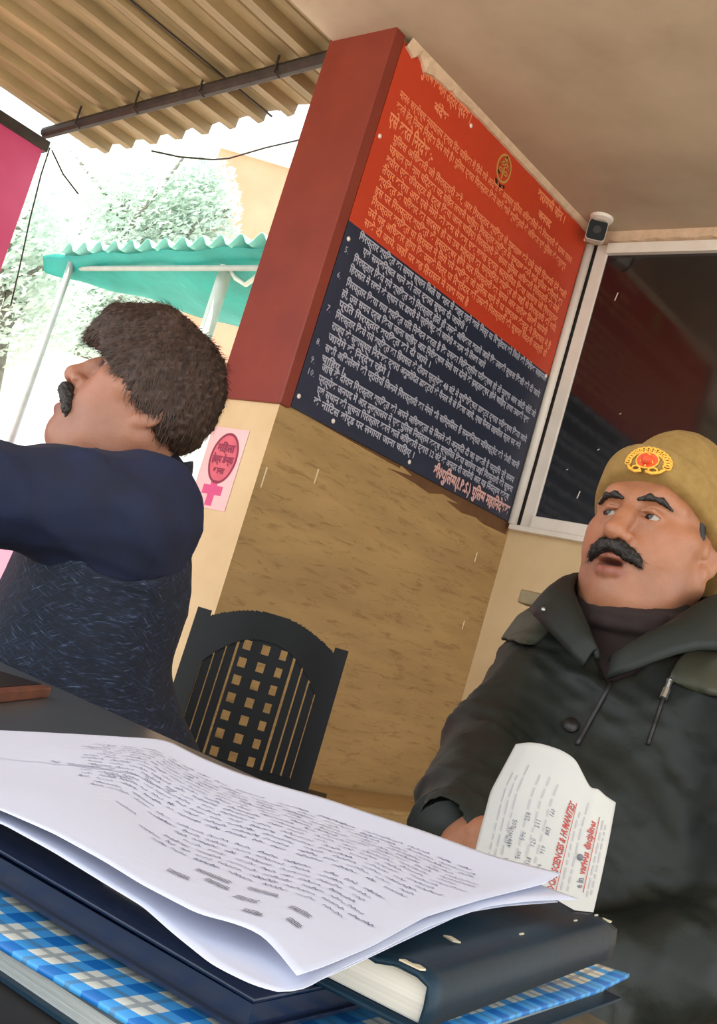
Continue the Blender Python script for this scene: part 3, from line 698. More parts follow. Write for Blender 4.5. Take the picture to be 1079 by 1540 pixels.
for u0, v0, w_ in ((.62, .10, .05), (.69, .13, .05), (.76, .11, .04), (.66, .16, .07), (.76, .17, .05), (.84, .14, .04), (.80, .06, .03), (.86, .09, .03)):
    for q in range(3): scrawl(b2, s1, u0, v0 - q * .006, w_, .0032, rn, .0022, 0, .008)
for u0, v0 in ((.28, .55), (.36, .5), (.44, .42), (.50, .36), (.35, .42), (.42, .3), (.5, .24)): scrawl(b, s1, u0, v0, .06, .005, rn, .0025, -.1)
b.build('handwriting', M['ink'], r); b2.build('dark_handwriting', M['inkdark'], r)
b = MB(); rows = []
for i in range(50): u = .02 + .5 * i / 49; rows.append((u, .52 + .04 * u + .004 * math.sin(i)))
for (a0, b0), (a1, b1) in zip(rows[:-1], rows[1:]): b.add([s1.f(a0, b0 + .003), s1.f(a1, b1 + .003), s1.f(a1, b1 - .001), s1.f(a0, b0 - .001)], [(3, 2, 1, 0)])
for u0 in (.25, .33, .36, .44, .5): scrawl(b, s1, u0, .545 + .03 * u0, .012, .014, rn, .003)
M['crease'] = mat('paper_crease', 'b4b5c2', rough=.7); b.build('fold_crease', M['crease'], r)
D = -.0035
far2 = [tuple(Vector(p) + Vector((.002, -.002, D - .001))) for p in far[:-1]] + [tuple(Vector(on(872, 1352, 2, .786)))]
right2 = Z([(418, 1490, .7765), (450, 1492, .7765), (500, 1462, .778), (560, 1434, .779), (640, 1394, .780), (735, 1362, .7825), (800, 1354, .7845), (872, 1352, .786)])
near2 = Z([(-150, 1200, .772), (0, 1236, .772), (80, 1280, .772), (170, 1335, .772), (215, 1362, .7725), (260, 1402, .773), (320, 1450, .774), (370, 1475, .775), (392, 1484, .776), (418, 1490, .7765)])
left2 = [tuple(near2[0]), tuple(far2[0])]
s2 = Sheet(far2, right2, near2, left2, 60, 50, .0008, 2)
sheetroot('paper_sheet', s2, 'second white sheet, its curled edge showing under the handwritten sheet')
far3 = [tuple(Vector(p) + Vector((.004, -.004, -.002))) for p in far2[:-1]] + [tuple(Vector(on(840, 1356, 2, .781)))]
right3 = Z([(470, 1478, .7755), (520, 1456, .7765), (600, 1418, .7775), (700, 1372, .779), (760, 1362, .780), (840, 1356, .781)])
near3 = [tuple(Vector(p) + Vector((-.004, .012, -.0022))) for p in near2[:-1]] + [right3[0]]
s3 = Sheet(far3, right3, near3, [near3[0], far3[0]], 50, 40, .0005, 4)
sheetroot('paper_sheet', s3, 'bottom white sheet lying directly on the navy diary')

# ------------------------------------------------------------------ black plastic chair behind the seated man
def panel(bb, mask, u0, u1, v0, v1, step, th, curve, T):
    nu, nv = int(round((u1 - u0) / step)), int(round((v1 - v0) / step)); idx = {}; vs = []; fs = []
    def vert(i, j, k):
        key = (i, j, k)
        if key not in idx:
            u, v_ = u0 + (u1 - u0) * i / nu, v0 + (v1 - v0) * j / nv; idx[key] = len(vs); vs.append(T @ Vector((u, curve(u, v_) + (th / 2 if k else -th / 2), v_)))
        return idx[key]
    on_ = [[mask(u0 + (u1 - u0) * (i + .5) / nu, v0 + (v1 - v0) * (j + .5) / nv) for j in range(nv)] for i in range(nu)]
    g = lambda i, j: 0 <= i < nu and 0 <= j < nv and on_[i][j]
    for i in range(nu):
        for j in range(nv):
            if not on_[i][j]: continue
            fs.append((vert(i, j, 0), vert(i + 1, j, 0), vert(i + 1, j + 1, 0), vert(i, j + 1, 0))); fs.append((vert(i, j, 1), vert(i, j + 1, 1), vert(i + 1, j + 1, 1), vert(i + 1, j, 1)))
            for di, dj, a, c in ((-1, 0, (0, 0), (0, 1)), (1, 0, (1, 1), (1, 0)), (0, -1, (1, 0), (0, 0)), (0, 1, (0, 1), (1, 1))):
                if not g(i + di, j + dj): fs.append((vert(i + a[0], j + a[1], 0), vert(i + c[0], j + c[1], 0), vert(i + c[0], j + c[1], 1), vert(i + a[0], j + a[1], 1)))
    bb.add(vs, fs)
hl, hr = at(297, 912, 2.7), at(524, 983, 2.7); uu = Vector(hr - hl); uu.z = 0; wch = uu.length; uu.normalize(); nn = Vector((-uu.y, uu.x, 0))
mid = (Vector(hl) + Vector(hr)) / 2; TC = Matrix((uu, nn, Vector((0, 0, 1)))).transposed().to_4x4(); TC.translation = Vector((mid.x, mid.y, 0))
hw = wch / 2; ztop = mid.z
r = root('plastic_chair', (mid.x, mid.y, 0), 'black plastic chair with woven back standing behind the seated man', 'chair')
curve = lambda u, v_: .03 * (u / hw) ** 2 - (.85 - v_) * .10
def arch(u): return ztop + .040 - .062 * (u / (hw - .02)) ** 2
def inner(u): return ztop - .032 - .085 * (abs(u) / (hw - .06)) ** 2.2
zb = .43
def fr(u, v_):
    if v_ > arch(u) and not (abs(u) > hw - .036 and v_ < ztop + .004): return False
    return not (abs(u) < hw - .052 and .50 < v_ < inner(u))
b = MB(); panel(b, fr, -hw, hw, zb, ztop + .06, .003, .024, curve, TC); b.build('back_frame', M['blackpl'], r, smooth=False)
sw = hw - .052
for sgn in (-1, 1):
    for k in range(3):
        u_ = sgn * (sw - .012 - k * .025); pts = [TC @ Vector((u_, curve(u_, z) + .0, z)) for z in np.linspace(.495, inner(u_) + .01, 8)]
        b = MB()
        rows = []
        for z in np.linspace(.495, inner(u_) + .01, 10): rows.append([TC @ Vector((u_ + dx, curve(u_, z) + dy, z)) for dx, dy in ((-.0105, -.005), (.0105, -.005), (.0105, .006), (-.0105, .006), (-.0105, -.005))])
        b.grid(rows); b.build('slat', M['blackpl'], r)
ww = sw - .079
def weave(u, v_):
    if v_ > inner(u) + .012 or v_ < .49 or abs(u) > ww: return False
    cu = (u + ww) / (2 * ww) * 3; row = (inner(0) - v_) / .046
    fu, fv = cu - math.floor(cu), row - math.floor(row)
    return not (.24 < fu < .66 and .2 < fv < .72)
b = MB(); panel(b, weave, -ww, ww, .49, ztop, .0035, .012, curve, TC); b.build('woven_panel', M['blackpl'], r)
b = MB(); rows = []
for j in range(13):
    v_ = j / 12; rows.append([TC @ Vector((u_ * (hw + .01 + .055 * math.sin(PI * min(1, v_ * 1.0) * .5 + .0)), -.06 + v_ * .42, .445 - .02 * math.sin(PI * v_) * (1 - u_ * u_) + (.0 if v_ < .9 else -.02 * (v_ - .9) * 10))) for u_ in np.linspace(-1, 1, 15)])
b.grid(rows); b.build('seat', M['blackpl'], r, smooth=True, solid=.02)
for sx in (-1, 1):
    b = MB(); b.tube([TC @ Vector((sx * (hw + .005), -.05, .44)), TC @ Vector((sx * (hw + .03), -.09, 0))], [.022, .018], 10); b.build('leg', M['blackpl'], r, smooth=True)
    b = MB(); b.tube([TC @ Vector((sx * (hw + .02), .33, .43)), TC @ Vector((sx * (hw + .04), .37, 0))], [.022, .018], 10); b.build('leg', M['blackpl'], r, smooth=True)

# ------------------------------------------------------------------ people
def rotm(yaw, pit, rol):
    cy, sy = math.cos(yaw), math.sin(yaw); cp, sp_ = math.cos(pit), math.sin(pit); cr, sr = math.cos(rol), math.sin(rol)
    return np.array([[cy, -sy, 0], [sy, cy, 0], [0, 0, 1.]]) @ np.array([[cp, 0, -sp_], [0, 1, 0], [sp_, 0, cp]]) @ np.array([[1, 0, 0], [0, cr, -sr], [0, sr, cr]])
class Head:
    def __init__(s, yaw, pit, rol, t, k): s.R = rotm(*[math.radians(a) for a in (yaw, pit, rol)]); s.t = np.array(t, float); s.k = k
    def w(s, p): return s.R @ (np.array(p, float) * s.k) + s.t
    def l(s, V): return (np.asarray(V) - s.t) @ s.R / s.k
    def ell(s, F, c, r, op='u', k=.01, rot=None): F.ell(s.w(c), np.array(r) * s.k, s.R if rot is None else s.R @ rot, op, k)
    def chain(s, F, pts, rs, op='u', k=.01): F.chain([s.w(p) for p in pts], [r * s.k for r in rs], op, k)
    def both(s, fn):
        for g in (1, -1): fn(g)
    def localgrid(s, F):
        X, Y, Z = F.full(); p = [X - s.t[0], Y - s.t[1], Z - s.t[2]]
        return [(s.R[0, i] * p[0] + s.R[1, i] * p[1] + s.R[2, i] * p[2]) / s.k for i in range(3)]
def face(F, H, fat=0., mouth=.005):
    e, c = H.ell, H.chain
    e(F, (-.012, 0, .045), (.100, .080, .094), k=.01)
    e(F, (.030, 0, -.02), (.063, .066 + .004 * fat, .098), k=.03)
    for g in (1, -1):
        e(F, (.044, g * .040, -.034), (.036, .030 + .004 * fat, .042), k=.03)
        c(F, [(-.012, g * (.056 + .003 * fat), -.05), (.028, g * (.041 + .003 * fat), -.086), (.068, g * .013, -.106)], [.024, .024, .018], k=.03)
        c(F, [(.086, g * .010, .031), (.083, g * .034, .036), (.066, g * .056, .026)], [.010, .010, .009], k=.018)
        c(F, [(.066, g * .050, -.012), (.04, g * .066, -.008), (.0, g * .074, .0)], [.012, .010, .008], k=.02)
    e(F, (.074, 0, -.103), (.021, .025, .017), k=.02)
    if fat: e(F, (.026, 0, -.117), (.052, .052, .026), k=.035)
    e(F, (.079, 0, -.062), (.021, .033, .028), k=.025)
    for g in (1, -1): e(F, (.104, g * .031, .008), (.021, .019, .012), 's', .014)
    c(F, [(.090, 0, .022), (.101, 0, -.004), (.116, 0, -.031)], [.0085, .0105, .0145], k=.012)
    for g in (1, -1):
        e(F, (.103, g * .0155, -.036), (.0125, .009, .0095), k=.007)
    for g in (1, -1):
        e(F, (.111, g * .0088, -.0455), (.0065, .0042, .005), 's', .003)
        e(F, (.0745, g * .032, .006), (.0165, .0165, .0165), k=.006)
        e(F, (.090, g * .0325, .0045), (.012, .0135, .0036), 's', .0012)
        c(F, [(.094, g * .018, .0105), (.0925, g * .033, .0125), (.083, g * .047, .006)], [.0022, .003, .002], k=.004)
        c(F, [(.103, g * .024, -.040), (.097, g * .034, -.056), (.087, g * .040, -.076)], [.0025, .0032, .002], 's', .007)
        c(F, [(.089, g * .019, .0), (.085, g * .034, -.009), (.076, g * .047, -.002)], [.0025, .003, .002], k=.006)
    c(F, [(.088, .025, -.068), (.100, .012, -.0635), (.1025, 0, -.065), (.100, -.012, -.0635), (.088, -.025, -.068)], [.0035, .0055, .006, .0055, .0035], k=.007)
    c(F, [(.087, .023, -.073), (.097, .011, -.0785 - mouth), (.099, 0, -.080 - mouth), (.097, -.011, -.0785 - mouth), (.087, -.023, -.073)], [.0035, .0065, .0075, .0065, .0035], k=.007)
    if mouth: e(F, (.102, 0, -.0705 - mouth * .5), (.016, .019, mouth), 's', .003)
    for g in (1, -1):
        rt = rotm(g * -.35, -.2, 0)
        e(F, (-.012, g * .081, -.002), (.019, .008, .034), k=.008, rot=rt); e(F, (-.006, g * .088, .0), (.010, .005, .019), 's', .004, rot=rt)
        e(F, (-.004, g * .079, -.034), (.010, .008, .012), k=.008)
        e(F, (.006, g * .079, -.006), (.005, .005, .008), k=.006)
def gauss(L, c, r): return np.exp(-(((L - np.array(c)) / np.array(r)) ** 2).sum(1))
def tone(V, H, base, lip, stub):
    L = H.l(V); n = len(L); base, lip, stub = [np.array(lin(c)[:3]) for c in (base, lip, stub)]
    C = np.tile(base, (n, 1))
    def blend(w_, col): return C * (1 - w_[:, None]) + col * w_[:, None]
    m_ = np.zeros(n)
    for c in ((.085, .0, -.1), (.06, .04, -.085), (.06, -.04, -.085), (.03, .06, -.07), (.03, -.06, -.07)): m_ = np.maximum(m_, gauss(L, c, (.035, .035, .028)))
    C = blend(np.clip(m_ * .45, 0, 1), stub)
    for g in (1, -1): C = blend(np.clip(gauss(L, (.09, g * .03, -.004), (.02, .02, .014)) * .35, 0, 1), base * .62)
    for g in (1, -1): C = blend(np.clip(gauss(L, (.06, g * .05, -.03), (.03, .025, .025)) * .3, 0, 1), base * np.array([1.1, .82, .75]))
    C = blend(np.clip(gauss(L, (.115, 0, -.03), (.02, .02, .016)) * .35, 0, 1), base * np.array([1.05, .82, .78]))
    m_ = np.zeros(n)
    for c in ((.100, 0, -.063), (.095, .014, -.065), (.095, -.014, -.065), (.1, 0, -.084), (.095, .012, -.083), (.095, -.012, -.083)): m_ = np.maximum(m_, gauss(L, c, (.014, .011, .0075)))
    C = blend(np.clip(m_ * 1.3, 0, 1) * (L[:, 0] > .08), lip)
    m_ = gauss(L, (.093, 0, -.073), (.014, .018, .006)); C = blend(np.clip(m_ * 1.2, 0, .9), np.array(lin('3a1714')[:3]))
    return np.concatenate([C, np.ones((n, 1))], 1)
t = NT('skin'); a_ = t.n('ShaderNodeAttribute', attribute_name='tone'); v = t.coord()
t.col(t.mix(.25, a_.outputs['Color'], t.ramp(t.noise(v, 60, 5), [(.3, (.62, .5, .45)), (.7, (1, 1, 1))]), 'MULTIPLY'))
t.b.inputs['Roughness'].default_value = .48; t.b.inputs['Subsurface Weight'].default_value = .12; t.b.inputs['Subsurface Radius'].default_value = (.01, .004, .002); t.b.inputs['Subsurface Scale'].default_value = .6
t.bump(t.math('ADD', t.noise(v, 320, 3), t.math('MULTIPLY', t.noise(v, 55, 4), 1.6)), .35, .0016); M['skin'] = t.m
M['hairdark'] = mat('black_brown_hair', '14100e', '241b17', scale=140, rough=.55, bump=.6, bscale=240, stretch=(1, 1, .25), bdist=.002)
M['hairbrown'] = mat('brown_hair', '2c1d17', '4a3226', scale=90, rough=.6, bump=.6, bscale=200, bdist=.002)
M['eyewhite'] = mat('eye_white', '968a7e', rough=.2); M['iris'] = mat('iris_brown', '1a0e08', rough=.15)
M['khakiwool'] = mat('khaki_wool', '836632', '947540', scale=60, rough=.85, bump=.5, bscale=420, bdist=.0012)
M['goldthread'] = mat('gold_thread', 'd89a2a', 'f0b84a', scale=200, rough=.45); M['redthread'] = mat('red_thread', 'c8401c', 'd8541f', scale=120, rough=.6)
M['jacket'] = mat('dark_green_nylon', '10140f', '171c18', scale=7, rough=.55, spec=.35, bump=.25, bscale=22, bdist=.006)
M['olive'] = mat('olive_nylon', '34352a', '3f4032', scale=9, rough=.55, bump=.2, bscale=25, bdist=.004)
M['maroon'] = mat('maroon_knit', '1c0e0d', '251412', scale=30, rough=.85, bump=.4, bscale=200, bdist=.001)
M['trousers'] = mat('khaki_trousers', '4a3f2c', '564a35', scale=10, rough=.8)
M['navyknit'] = mat('navy_sweater', '0a1026', '111a3a', scale=14, rough=.85, bump=.4, bscale=160, bdist=.0015)
M['metal'] = mat('zip_metal', 'a9a9a6', rough=.3, metal=.9)
M['shoe'] = mat('black_leather', '120f0d', rough=.4)
t = NT('navy_tweed'); v = t.coord((1, 1, 1), (.3, .9, .5)); v2 = t.coord((1, 1, 1), (1.2, -.6, .9))
w1 = t.n('ShaderNodeTexNoise', Scale=55., Detail=3.); mp1 = t.n('ShaderNodeMapping'); mp1.inputs['Scale'].default_value = (8, 1, 1); t.l(v, mp1.inputs['Vector']); t.l(mp1.outputs[0], w1.inputs['Vector'])
w2 = t.n('ShaderNodeTexNoise', Scale=55., Detail=3.); mp2 = t.n('ShaderNodeMapping'); mp2.inputs['Scale'].default_value = (1, 8, 1); t.l(v2, mp2.inputs['Vector']); t.l(mp2.outputs[0], w2.inputs['Vector'])
f_ = t.math('MAXIMUM', w1.outputs['Fac'], w2.outputs['Fac'])
t.col(t.ramp(f_, [(.52, '0e1422'), (.64, '1c253a'), (.76, '4a556c')])); t.b.inputs['Roughness'].default_value = .85; t.bump(f_, .3, .002); M['tweed'] = t.m

def eyes(H, parent, look):
    for g in (1, -1):
        c = np.array((.0752, g * .032, .006)); d = np.array(look, float); d /= np.linalg.norm(d)
        b_ = MB(); b_.ball(H.w(c), .0148 * H.k, 20, 14); e = b_.build('eye', M['eyewhite'], parent, smooth=True)
        b_ = MB(); z_ = Vector(H.R @ d); x_ = z_.orthogonal().normalized(); y_ = z_.cross(x_); cc_ = Vector(H.w(c)); rr = .0151 * H.k; rows = []
        for j in range(7): a = .52 * j / 6; rows.append([cc_ + (z_ * math.cos(a) + (x_ * math.cos(q) + y_ * math.sin(q)) * math.sin(a)) * rr for q in np.linspace(0, 2 * PI, 17)])
        b_.grid(rows); b_.build('iris', M['iris'], e, smooth=True)
def hairmesh(name, fld, m_, parent, amp, fs, H, seed=0, it=1):
    V, Fc = fld.mesh(); V = relax(V, Fc, it); N = normals(V, Fc); L = H.l(V) * fs; rs = np.random.RandomState(seed)
    d = np.zeros(len(V))
    for k in range(10):
        w_ = rs.normal(0, 1, 3); w_[0] *= 1.6; d += np.sin(L @ w_ * (1 + .35 * k) + rs.rand() * 6) / (1 + .2 * k)
    V = V + N * (d * amp / 3)[:, None] + N * (rs.rand(len(V)) - .5)[:, None] * amp * .8
    return mesh_np(name, V, Fc, m_, parent), V, N
def strands(mb, V, N, pick, n, dirf, length, w_, H, seed=1, lift=.35):
    rs = np.random.RandomState(seed); ids = np.where(pick)[0]
    for i in rs.choice(ids, min(n, len(ids) * 3)):
        p = V[i] - N[i] * .001; nr = N[i]; d = dirf(H.l(p[None])[0]); d = H.R @ d; d = d - nr * (d @ nr); d /= max(np.linalg.norm(d), 1e-6); d = d + rs.normal(0, .22, 3); s_ = np.cross(nr, d); s_ /= max(np.linalg.norm(s_), 1e-6)
        L_ = length * rs.uniform(.5, 1.2); q1 = p + (d * .5 + nr * lift * .35) * L_; q2 = p + (d + nr * lift * .25) * L_
        mb.add([p - s_ * w_, p + s_ * w_, q1 + s_ * w_ * .8, q1 - s_ * w_ * .8, q2], [(0, 1, 2, 3), (3, 2, 4)])
def folds(V, N, seed, amp, freq, dirs=3, stretch=(1, 1, 1)):
    rs = np.random.RandomState(seed); d = np.zeros(len(V)); P_ = V * np.array(stretch)
    warp = np.stack([np.sin(P_ @ rs.normal(0, freq * .4, 3) + rs.rand() * 6) for _ in range(3)], 1) * .6
    for k in range(dirs * 2):
        w_ = rs.normal(0, 1, 3); w_ /= np.linalg.norm(w_); q = np.sin(P_ @ w_ * freq * rs.uniform(.6, 1.8) + warp @ rs.normal(0, 1.2, 3) + rs.rand() * 6)
        d += (1 - np.abs(q)) ** 2 * 1.2 - .4
    return V + N * (d * amp / dirs)[:, None]
def fieldbox(lo, hi, h): return Field(*[axis((lo[i], hi[i], h)) for i in range(3)])
def hand(F, wr, d, nrm, side, curl, R_=1.0, k=.006, spread=.12):
    """palm plus five jointed fingers; d = direction of the fingers, nrm = back of the hand, side = towards the thumb"""
    wr, d, nrm, side = [np.array(v_, float) for v_ in (wr, d, nrm, side)]; d /= np.linalg.norm(d); nrm /= np.linalg.norm(nrm); side /= np.linalg.norm(side)
    F.chain([wr - d * .04, wr + d * .01], [.026, .026], k=.01)
    for o_ in (-.027, -.009, .009, .027): F.chain([wr + side * o_ * .6, wr + d * .088 + side * o_], [.016, .0125], k=.014)
    for i, (o_, ln) in enumerate(((.029, .072), (.010, .080), (-.010, .074), (-.028, .058))):
        p = wr + d * .088 + side * o_; a = 0; pts = [p]; dd = d + side * o_ * spread * 20 * .1
        for j, q in enumerate((.45, .32, .23)):
            a += curl[i] * (.8, 1.0, .7)[j]; v_ = dd * math.cos(a) - nrm * math.sin(a); pts.append(pts[-1] + v_ / np.linalg.norm(v_) * ln * q)
        F.chain(pts, [.0095, .0088, .008, .0066], k=k)
    p = wr + d * .022 + side * .026; t1 = p + (d * .6 + side * .75 - nrm * .25) * .04; t2 = t1 + (d * .9 + side * .25 - nrm * .4) * .03; t3 = t2 + (d * .95 - nrm * .45) * .024
    F.chain([wr + d * .005 + side * .012, p, t1, t2, t3], [.016, .0155, .0115, .0098, .0078], k=k)

# ------------------------------------------------ the officer
HB = Head(-91.8, 9.0, 2.1, (-.712, 1.460, 1.139), 1.05)
up = np.array([0, 0, 1.]); fB = np.array([.0, -1., 0]); lB = np.array([1., 0, 0])
NB_ = np.array([-.70, 1.485, 1.0])
shR, elR, wrR = at(846, 992, 1.64), at(746, 1130, 1.45), at(683, 1240, 1.2)
shL = NB_ + lB * .205 + fB * .03 - up * .10; elL = NB_ + lB * .29 + fB * .10 - up * .37; wrL = at(880, 1440, 1.22)
hipB = np.array([-.68, 1.56, .47]); pB = root('person', (-.68, 1.5, 0), 'seated officer in dark green jacket and khaki wool cap, looking up to the left', 'person')
knR, knL = np.array([-.80, 1.08, .50]), np.array([-.50, 1.06, .50]); ftR, ftL = np.array([-.82, 1.02, .06]), np.array([-.48, 1.0, .06])
F = Field(axis((-1.12, -.84, .012), (-.84, -.58, .0026), (-.58, -.2, .012)), axis((.86, 1.08, .008), (1.08, 1.30, .012), (1.30, 1.56, .0026), (1.56, 1.80, .012)), axis((.0, .58, .014), (.58, .80, .006), (.80, .98, .012), (.98, 1.32, .0026)))
face(F, HB, 1.0, .0045)
F.chain([HB.w((-.02, 0, -.05)), HB.w((-.03, 0, -.12)), NB_ - up * .03], [.066, .066, .066], k=.03)
F.ell(NB_ - up * .22, (.15, .10, .17), k=.06); F.ell(hipB + up * .15 + fB * .03, (.17, .14, .22), k=.06); F.ell(hipB, (.17, .14, .12), k=.05)
for s_, e_, w_ in ((shR, elR, wrR), (shL, elL, wrL)): F.chain([NB_ - up * .06, s_, e_, w_], [.06, .055, .042, .028], k=.03)
for s_, k_, f_ in ((-1, knR, ftR), (1, knL, ftL)):
    F.chain([hipB + lB * .09 * s_, k_, f_ + up * .05], [.075, .055, .04], k=.03); F.chain([f_, f_ + fB * .12 - up * .03], [.035, .03], k=.02)
dR = np.array(at(742, 1285, 1.02)) - wrR; hand(F, wrR, dR, np.array([-.5, -.35, .75]), np.array([.8, -.2, .5]), (.35, .4, .45, .5), k=.004)
dL = np.array([-.35, -.85, .05]); hand(F, wrL, dL, np.array([0.2, 0, 1.]), np.array([-.85, .35, 0]), (.35, .4, .4, .45), k=.006)
V, Fc = F.mesh(); mesh_np('body', V, Fc, M['skin'], pB, color=tone(V, HB, 'a26c4e', '824439', '7c5545'))
eyes(HB, pB, (1, -.30, .10))
# moustache and brows
def hb(F0, H, chains, k=.006):
    for pts, rs in chains: H.chain(F0, pts, rs, k=k)
lo = HB.w((.1, 0, -.05)) - .075; F = fieldbox(lo, lo + .15, .0017)
hb(F, HB, [([(.113, g * .001, -.0515), (.109, g * .012, -.0525), (.101, g * .023, -.0575), (.092, g * .032, -.0615), (.087, g * .037, -.067)], [.0075, .0095, .0092, .0068, .0028]) for g in (1, -1)])
_, V, N = hairmesh('moustache', F, M['hairdark'], pB, .0012, 260, HB, 2)
b = MB(); strands(b, V, N, np.ones(len(V), bool), 900, lambda l: np.array([-.15, .8 * np.sign(l[1]), -.8]), .011, .0004, HB, 3); b.build('moustache_hair', M['hairdark'], bpy.data.objects['moustache'])
F = fieldbox(HB.w((.08, 0, .035)) - .085, HB.w((.08, 0, .035)) + .085, .0017)
hb(F, HB, [([(.0995, g * .012, .024), (.0985, g * .026, .0285), (.0925, g * .042, .028), (.0815, g * .056, .019)], [.0026, .0042, .0038, .002]) for g in (1, -1)])
hairmesh('eyebrows', F, M['hairdark'], pB, .0011, 300, HB, 4)
F = fieldbox(HB.w((.0, 0, .0)) - .13, HB.w((.0, 0, .0)) + .13, .004)
F0_ = F.a.copy()
for g in (1, -1):
    F.a = F0_.copy(); HB.chain(F, [(.026, g * .073, .03), (.022, g * .0745, .008), (.020, g * .074, -.006)], [.008, .006, .003])
    hairmesh('sideburn', F, M['hairdark'], pB, .001, 260, HB, 5)
# knitted cap: crown, folded brim, embroidered badge
def smax(a, b_, k): h = np.maximum(k - np.abs(a - b_), 0) / k; return np.maximum(a, b_) + h * h * k * .25
def lower(l): return l[2] - (.056 + (l[0] - .09) * .50 - .10 * np.abs(l[1]) * 0)
lo, hi = HB.w((0, 0, .07)) - .19, HB.w((0, 0, .07)) + .19
F = fieldbox(lo, hi, .0035); HB.ell(F, (-.018, 0, .065), (.103, .083, .108), k=.01); HB.ell(F, (-.030, 0, .128), (.080, .060, .050), k=.03); HB.ell(F, (-.085, 0, .09), (.045, .055, .06), k=.04)
l = HB.localgrid(F); F.a = smax(F.a, -(lower(l) - .02) * HB.k, .006)
V, Fc = F.mesh(); V = relax(V, Fc, 2); N = normals(V, Fc); V = folds(V, N, 12, .0022, 38); cap_ = mesh_np('knitted_cap', V, Fc, M['khakiwool'], pB)
F = fieldbox(lo, hi, .003); HB.ell(F, (-.012, 0, .03), (.1235, .0995, .30), k=.005)
lw = lower(l := HB.localgrid(F)); F.a = smax(F.a, -lw * HB.k, .012); F.a = smax(F.a, (lw - .050 + .004 * l[0] / .1) * HB.k, .011)
V, Fc = F.mesh(); V = relax(V, Fc, 1); mesh_np('brim', V, Fc, M['khakiwool'], cap_)
def onbrim(y, z, h=.001):                                    # point on the front of the brim
    x = -.012 + .1235 * math.sqrt(max(0, 1 - (y / .0995) ** 2 - ((z - .03) / .30) ** 2)) + h
    return Vector(HB.w((x, y, z)))
def btube(bb, pts, r_, n=6): bb.tube([onbrim(y, z, .0012) for y, z in pts], r_, n)
bc = (.012, .079)
b = MB(); b.add([onbrim(bc[0] + .0148 * math.cos(a), bc[1] + .0120 * math.sin(a), .0018) for a in np.linspace(0, 2 * PI, 25)[:-1]], [tuple(range(24))])
b.ball(onbrim(bc[0], bc[1], .002), .008, 10, 8); b.build('badge_centre', M['redthread'], cap_)
b = MB()
for i in range(16):
    a = PI * (-.05 + 1.1 * i / 15); c = (bc[0] + .0275 * math.cos(a), bc[1] - .002 + .018 * math.sin(a)); btube(b, [(c[0] + .0048 * math.cos(q), c[1] + .0042 * math.sin(q)) for q in np.linspace(0, 2 * PI, 9)], .0014)
for g in (1, -1):
    btube(b, [(bc[0] + g * .003, bc[1] - .017), (bc[0] + g * .012, bc[1] - .019), (bc[0] + g * .021, bc[1] - .015), (bc[0] + g * .026, bc[1] - .008)], .0026); btube(b, [(bc[0] + g * (.012 + .006 * math.cos(q)), bc[1] - .014 + .004 * math.sin(q)) for q in np.linspace(0, 2 * PI, 9)], .0016)
btube(b, ellp(bc[0], bc[1], .0155, .0125, n=20), .0013); btube(b, [(bc[0] - .009, bc[1] - .004), (bc[0], bc[1] + .011), (bc[0] + .009, bc[1] - .004)], .0015); btube(b, [(bc[0], bc[1] - .012), (bc[0], bc[1] + .012)], .0013)
b.build('gold_badge', M['goldthread'], cap_, smooth=True)
# jacket
def jacket(h):
    F = fieldbox((-1.16, .98, .36), (-.22, 1.80, 1.04), h)
    F.ell(NB_ - up * .16 + fB * .01, (.215, .145, .19), k=.06); F.ell(NB_ - up * .33 + fB * .055, (.225, .185, .20), k=.06); F.ell(hipB + up * .06 + fB * .07, (.225, .20, .17), k=.06)
    for g in (-1, 1): F.chain([NB_ + lB * g * .06 - up * .05, NB_ + lB * g * .135 - up * .08], [.060, .062], k=.05)
    F.chain([NB_ - up * .06 + lB * -.1, shR, shR * .45 + elR * .55, elR, elR * .5 + wrR * .5, wrR + dR / np.linalg.norm(dR) * .042], [.07, .076, .073, .068, .062, .054], k=.04)
    F.chain([NB_ - up * .06 + lB * .1, shL, shL * .5 + elL * .5, elL, elL * .5 + wrL * .5, wrL], [.07, .088, .085, .074, .064, .05], k=.04)
    for s_, k_ in ((-1, knR), (1, knL)): F.chain([hipB + lB * .09 * s_ + fB * .05, hipB + lB * .11 * s_ + fB * .40 + up * .04], [.13, .105], k=.06)
    return F
def jfold(V, Fc, n=2):
    V = relax(V, Fc, n); N = normals(V, Fc); V = folds(V, N, 21, .0095, 17, 3, (1, 1, .8)); N = normals(V, Fc); return folds(V, N, 33, .0042, 44, 2)
F = jacket(.0085); J0 = F.a.copy()
X, Y, Z = F.full(); cutn = np.sqrt((X - NB_[0]) ** 2 + (Y - NB_[1] + .04) ** 2 + ((Z - NB_[2] - .05) * .9) ** 2) - .108
F.a = smax(J0, -cutn, .02)
vline = (np.abs(X - (NB_[0] + .025)) - np.clip((Z - .915) * .75, 0, .07)) ; vcut = np.maximum(np.maximum(vline, Y - 1.45), .915 - Z) ; F.a = smax(F.a, -vcut, .012)
V, Fc = F.mesh(); V = jfold(V, Fc); jk = mesh_np('jacket', V, Fc, M['jacket'], pB)
# olive shoulder yokes
for g in (-1, 1):
    F.a = np.maximum(J0 - .0095, -(J0 + .012)); reg = np.maximum.reduce([np.broadcast_to(v_, F.a.shape) for v_ in (.935 - Z, -(g * (X - NB_[0]) - .095), g * (X - NB_[0]) - .225, -(cutn - .012))])
    F.a = smax(F.a, reg, .008); V, Fc = F.mesh(); V = jfold(V, Fc, 2); mesh_np('shoulder_yoke', V, Fc, M['olive'], jk)
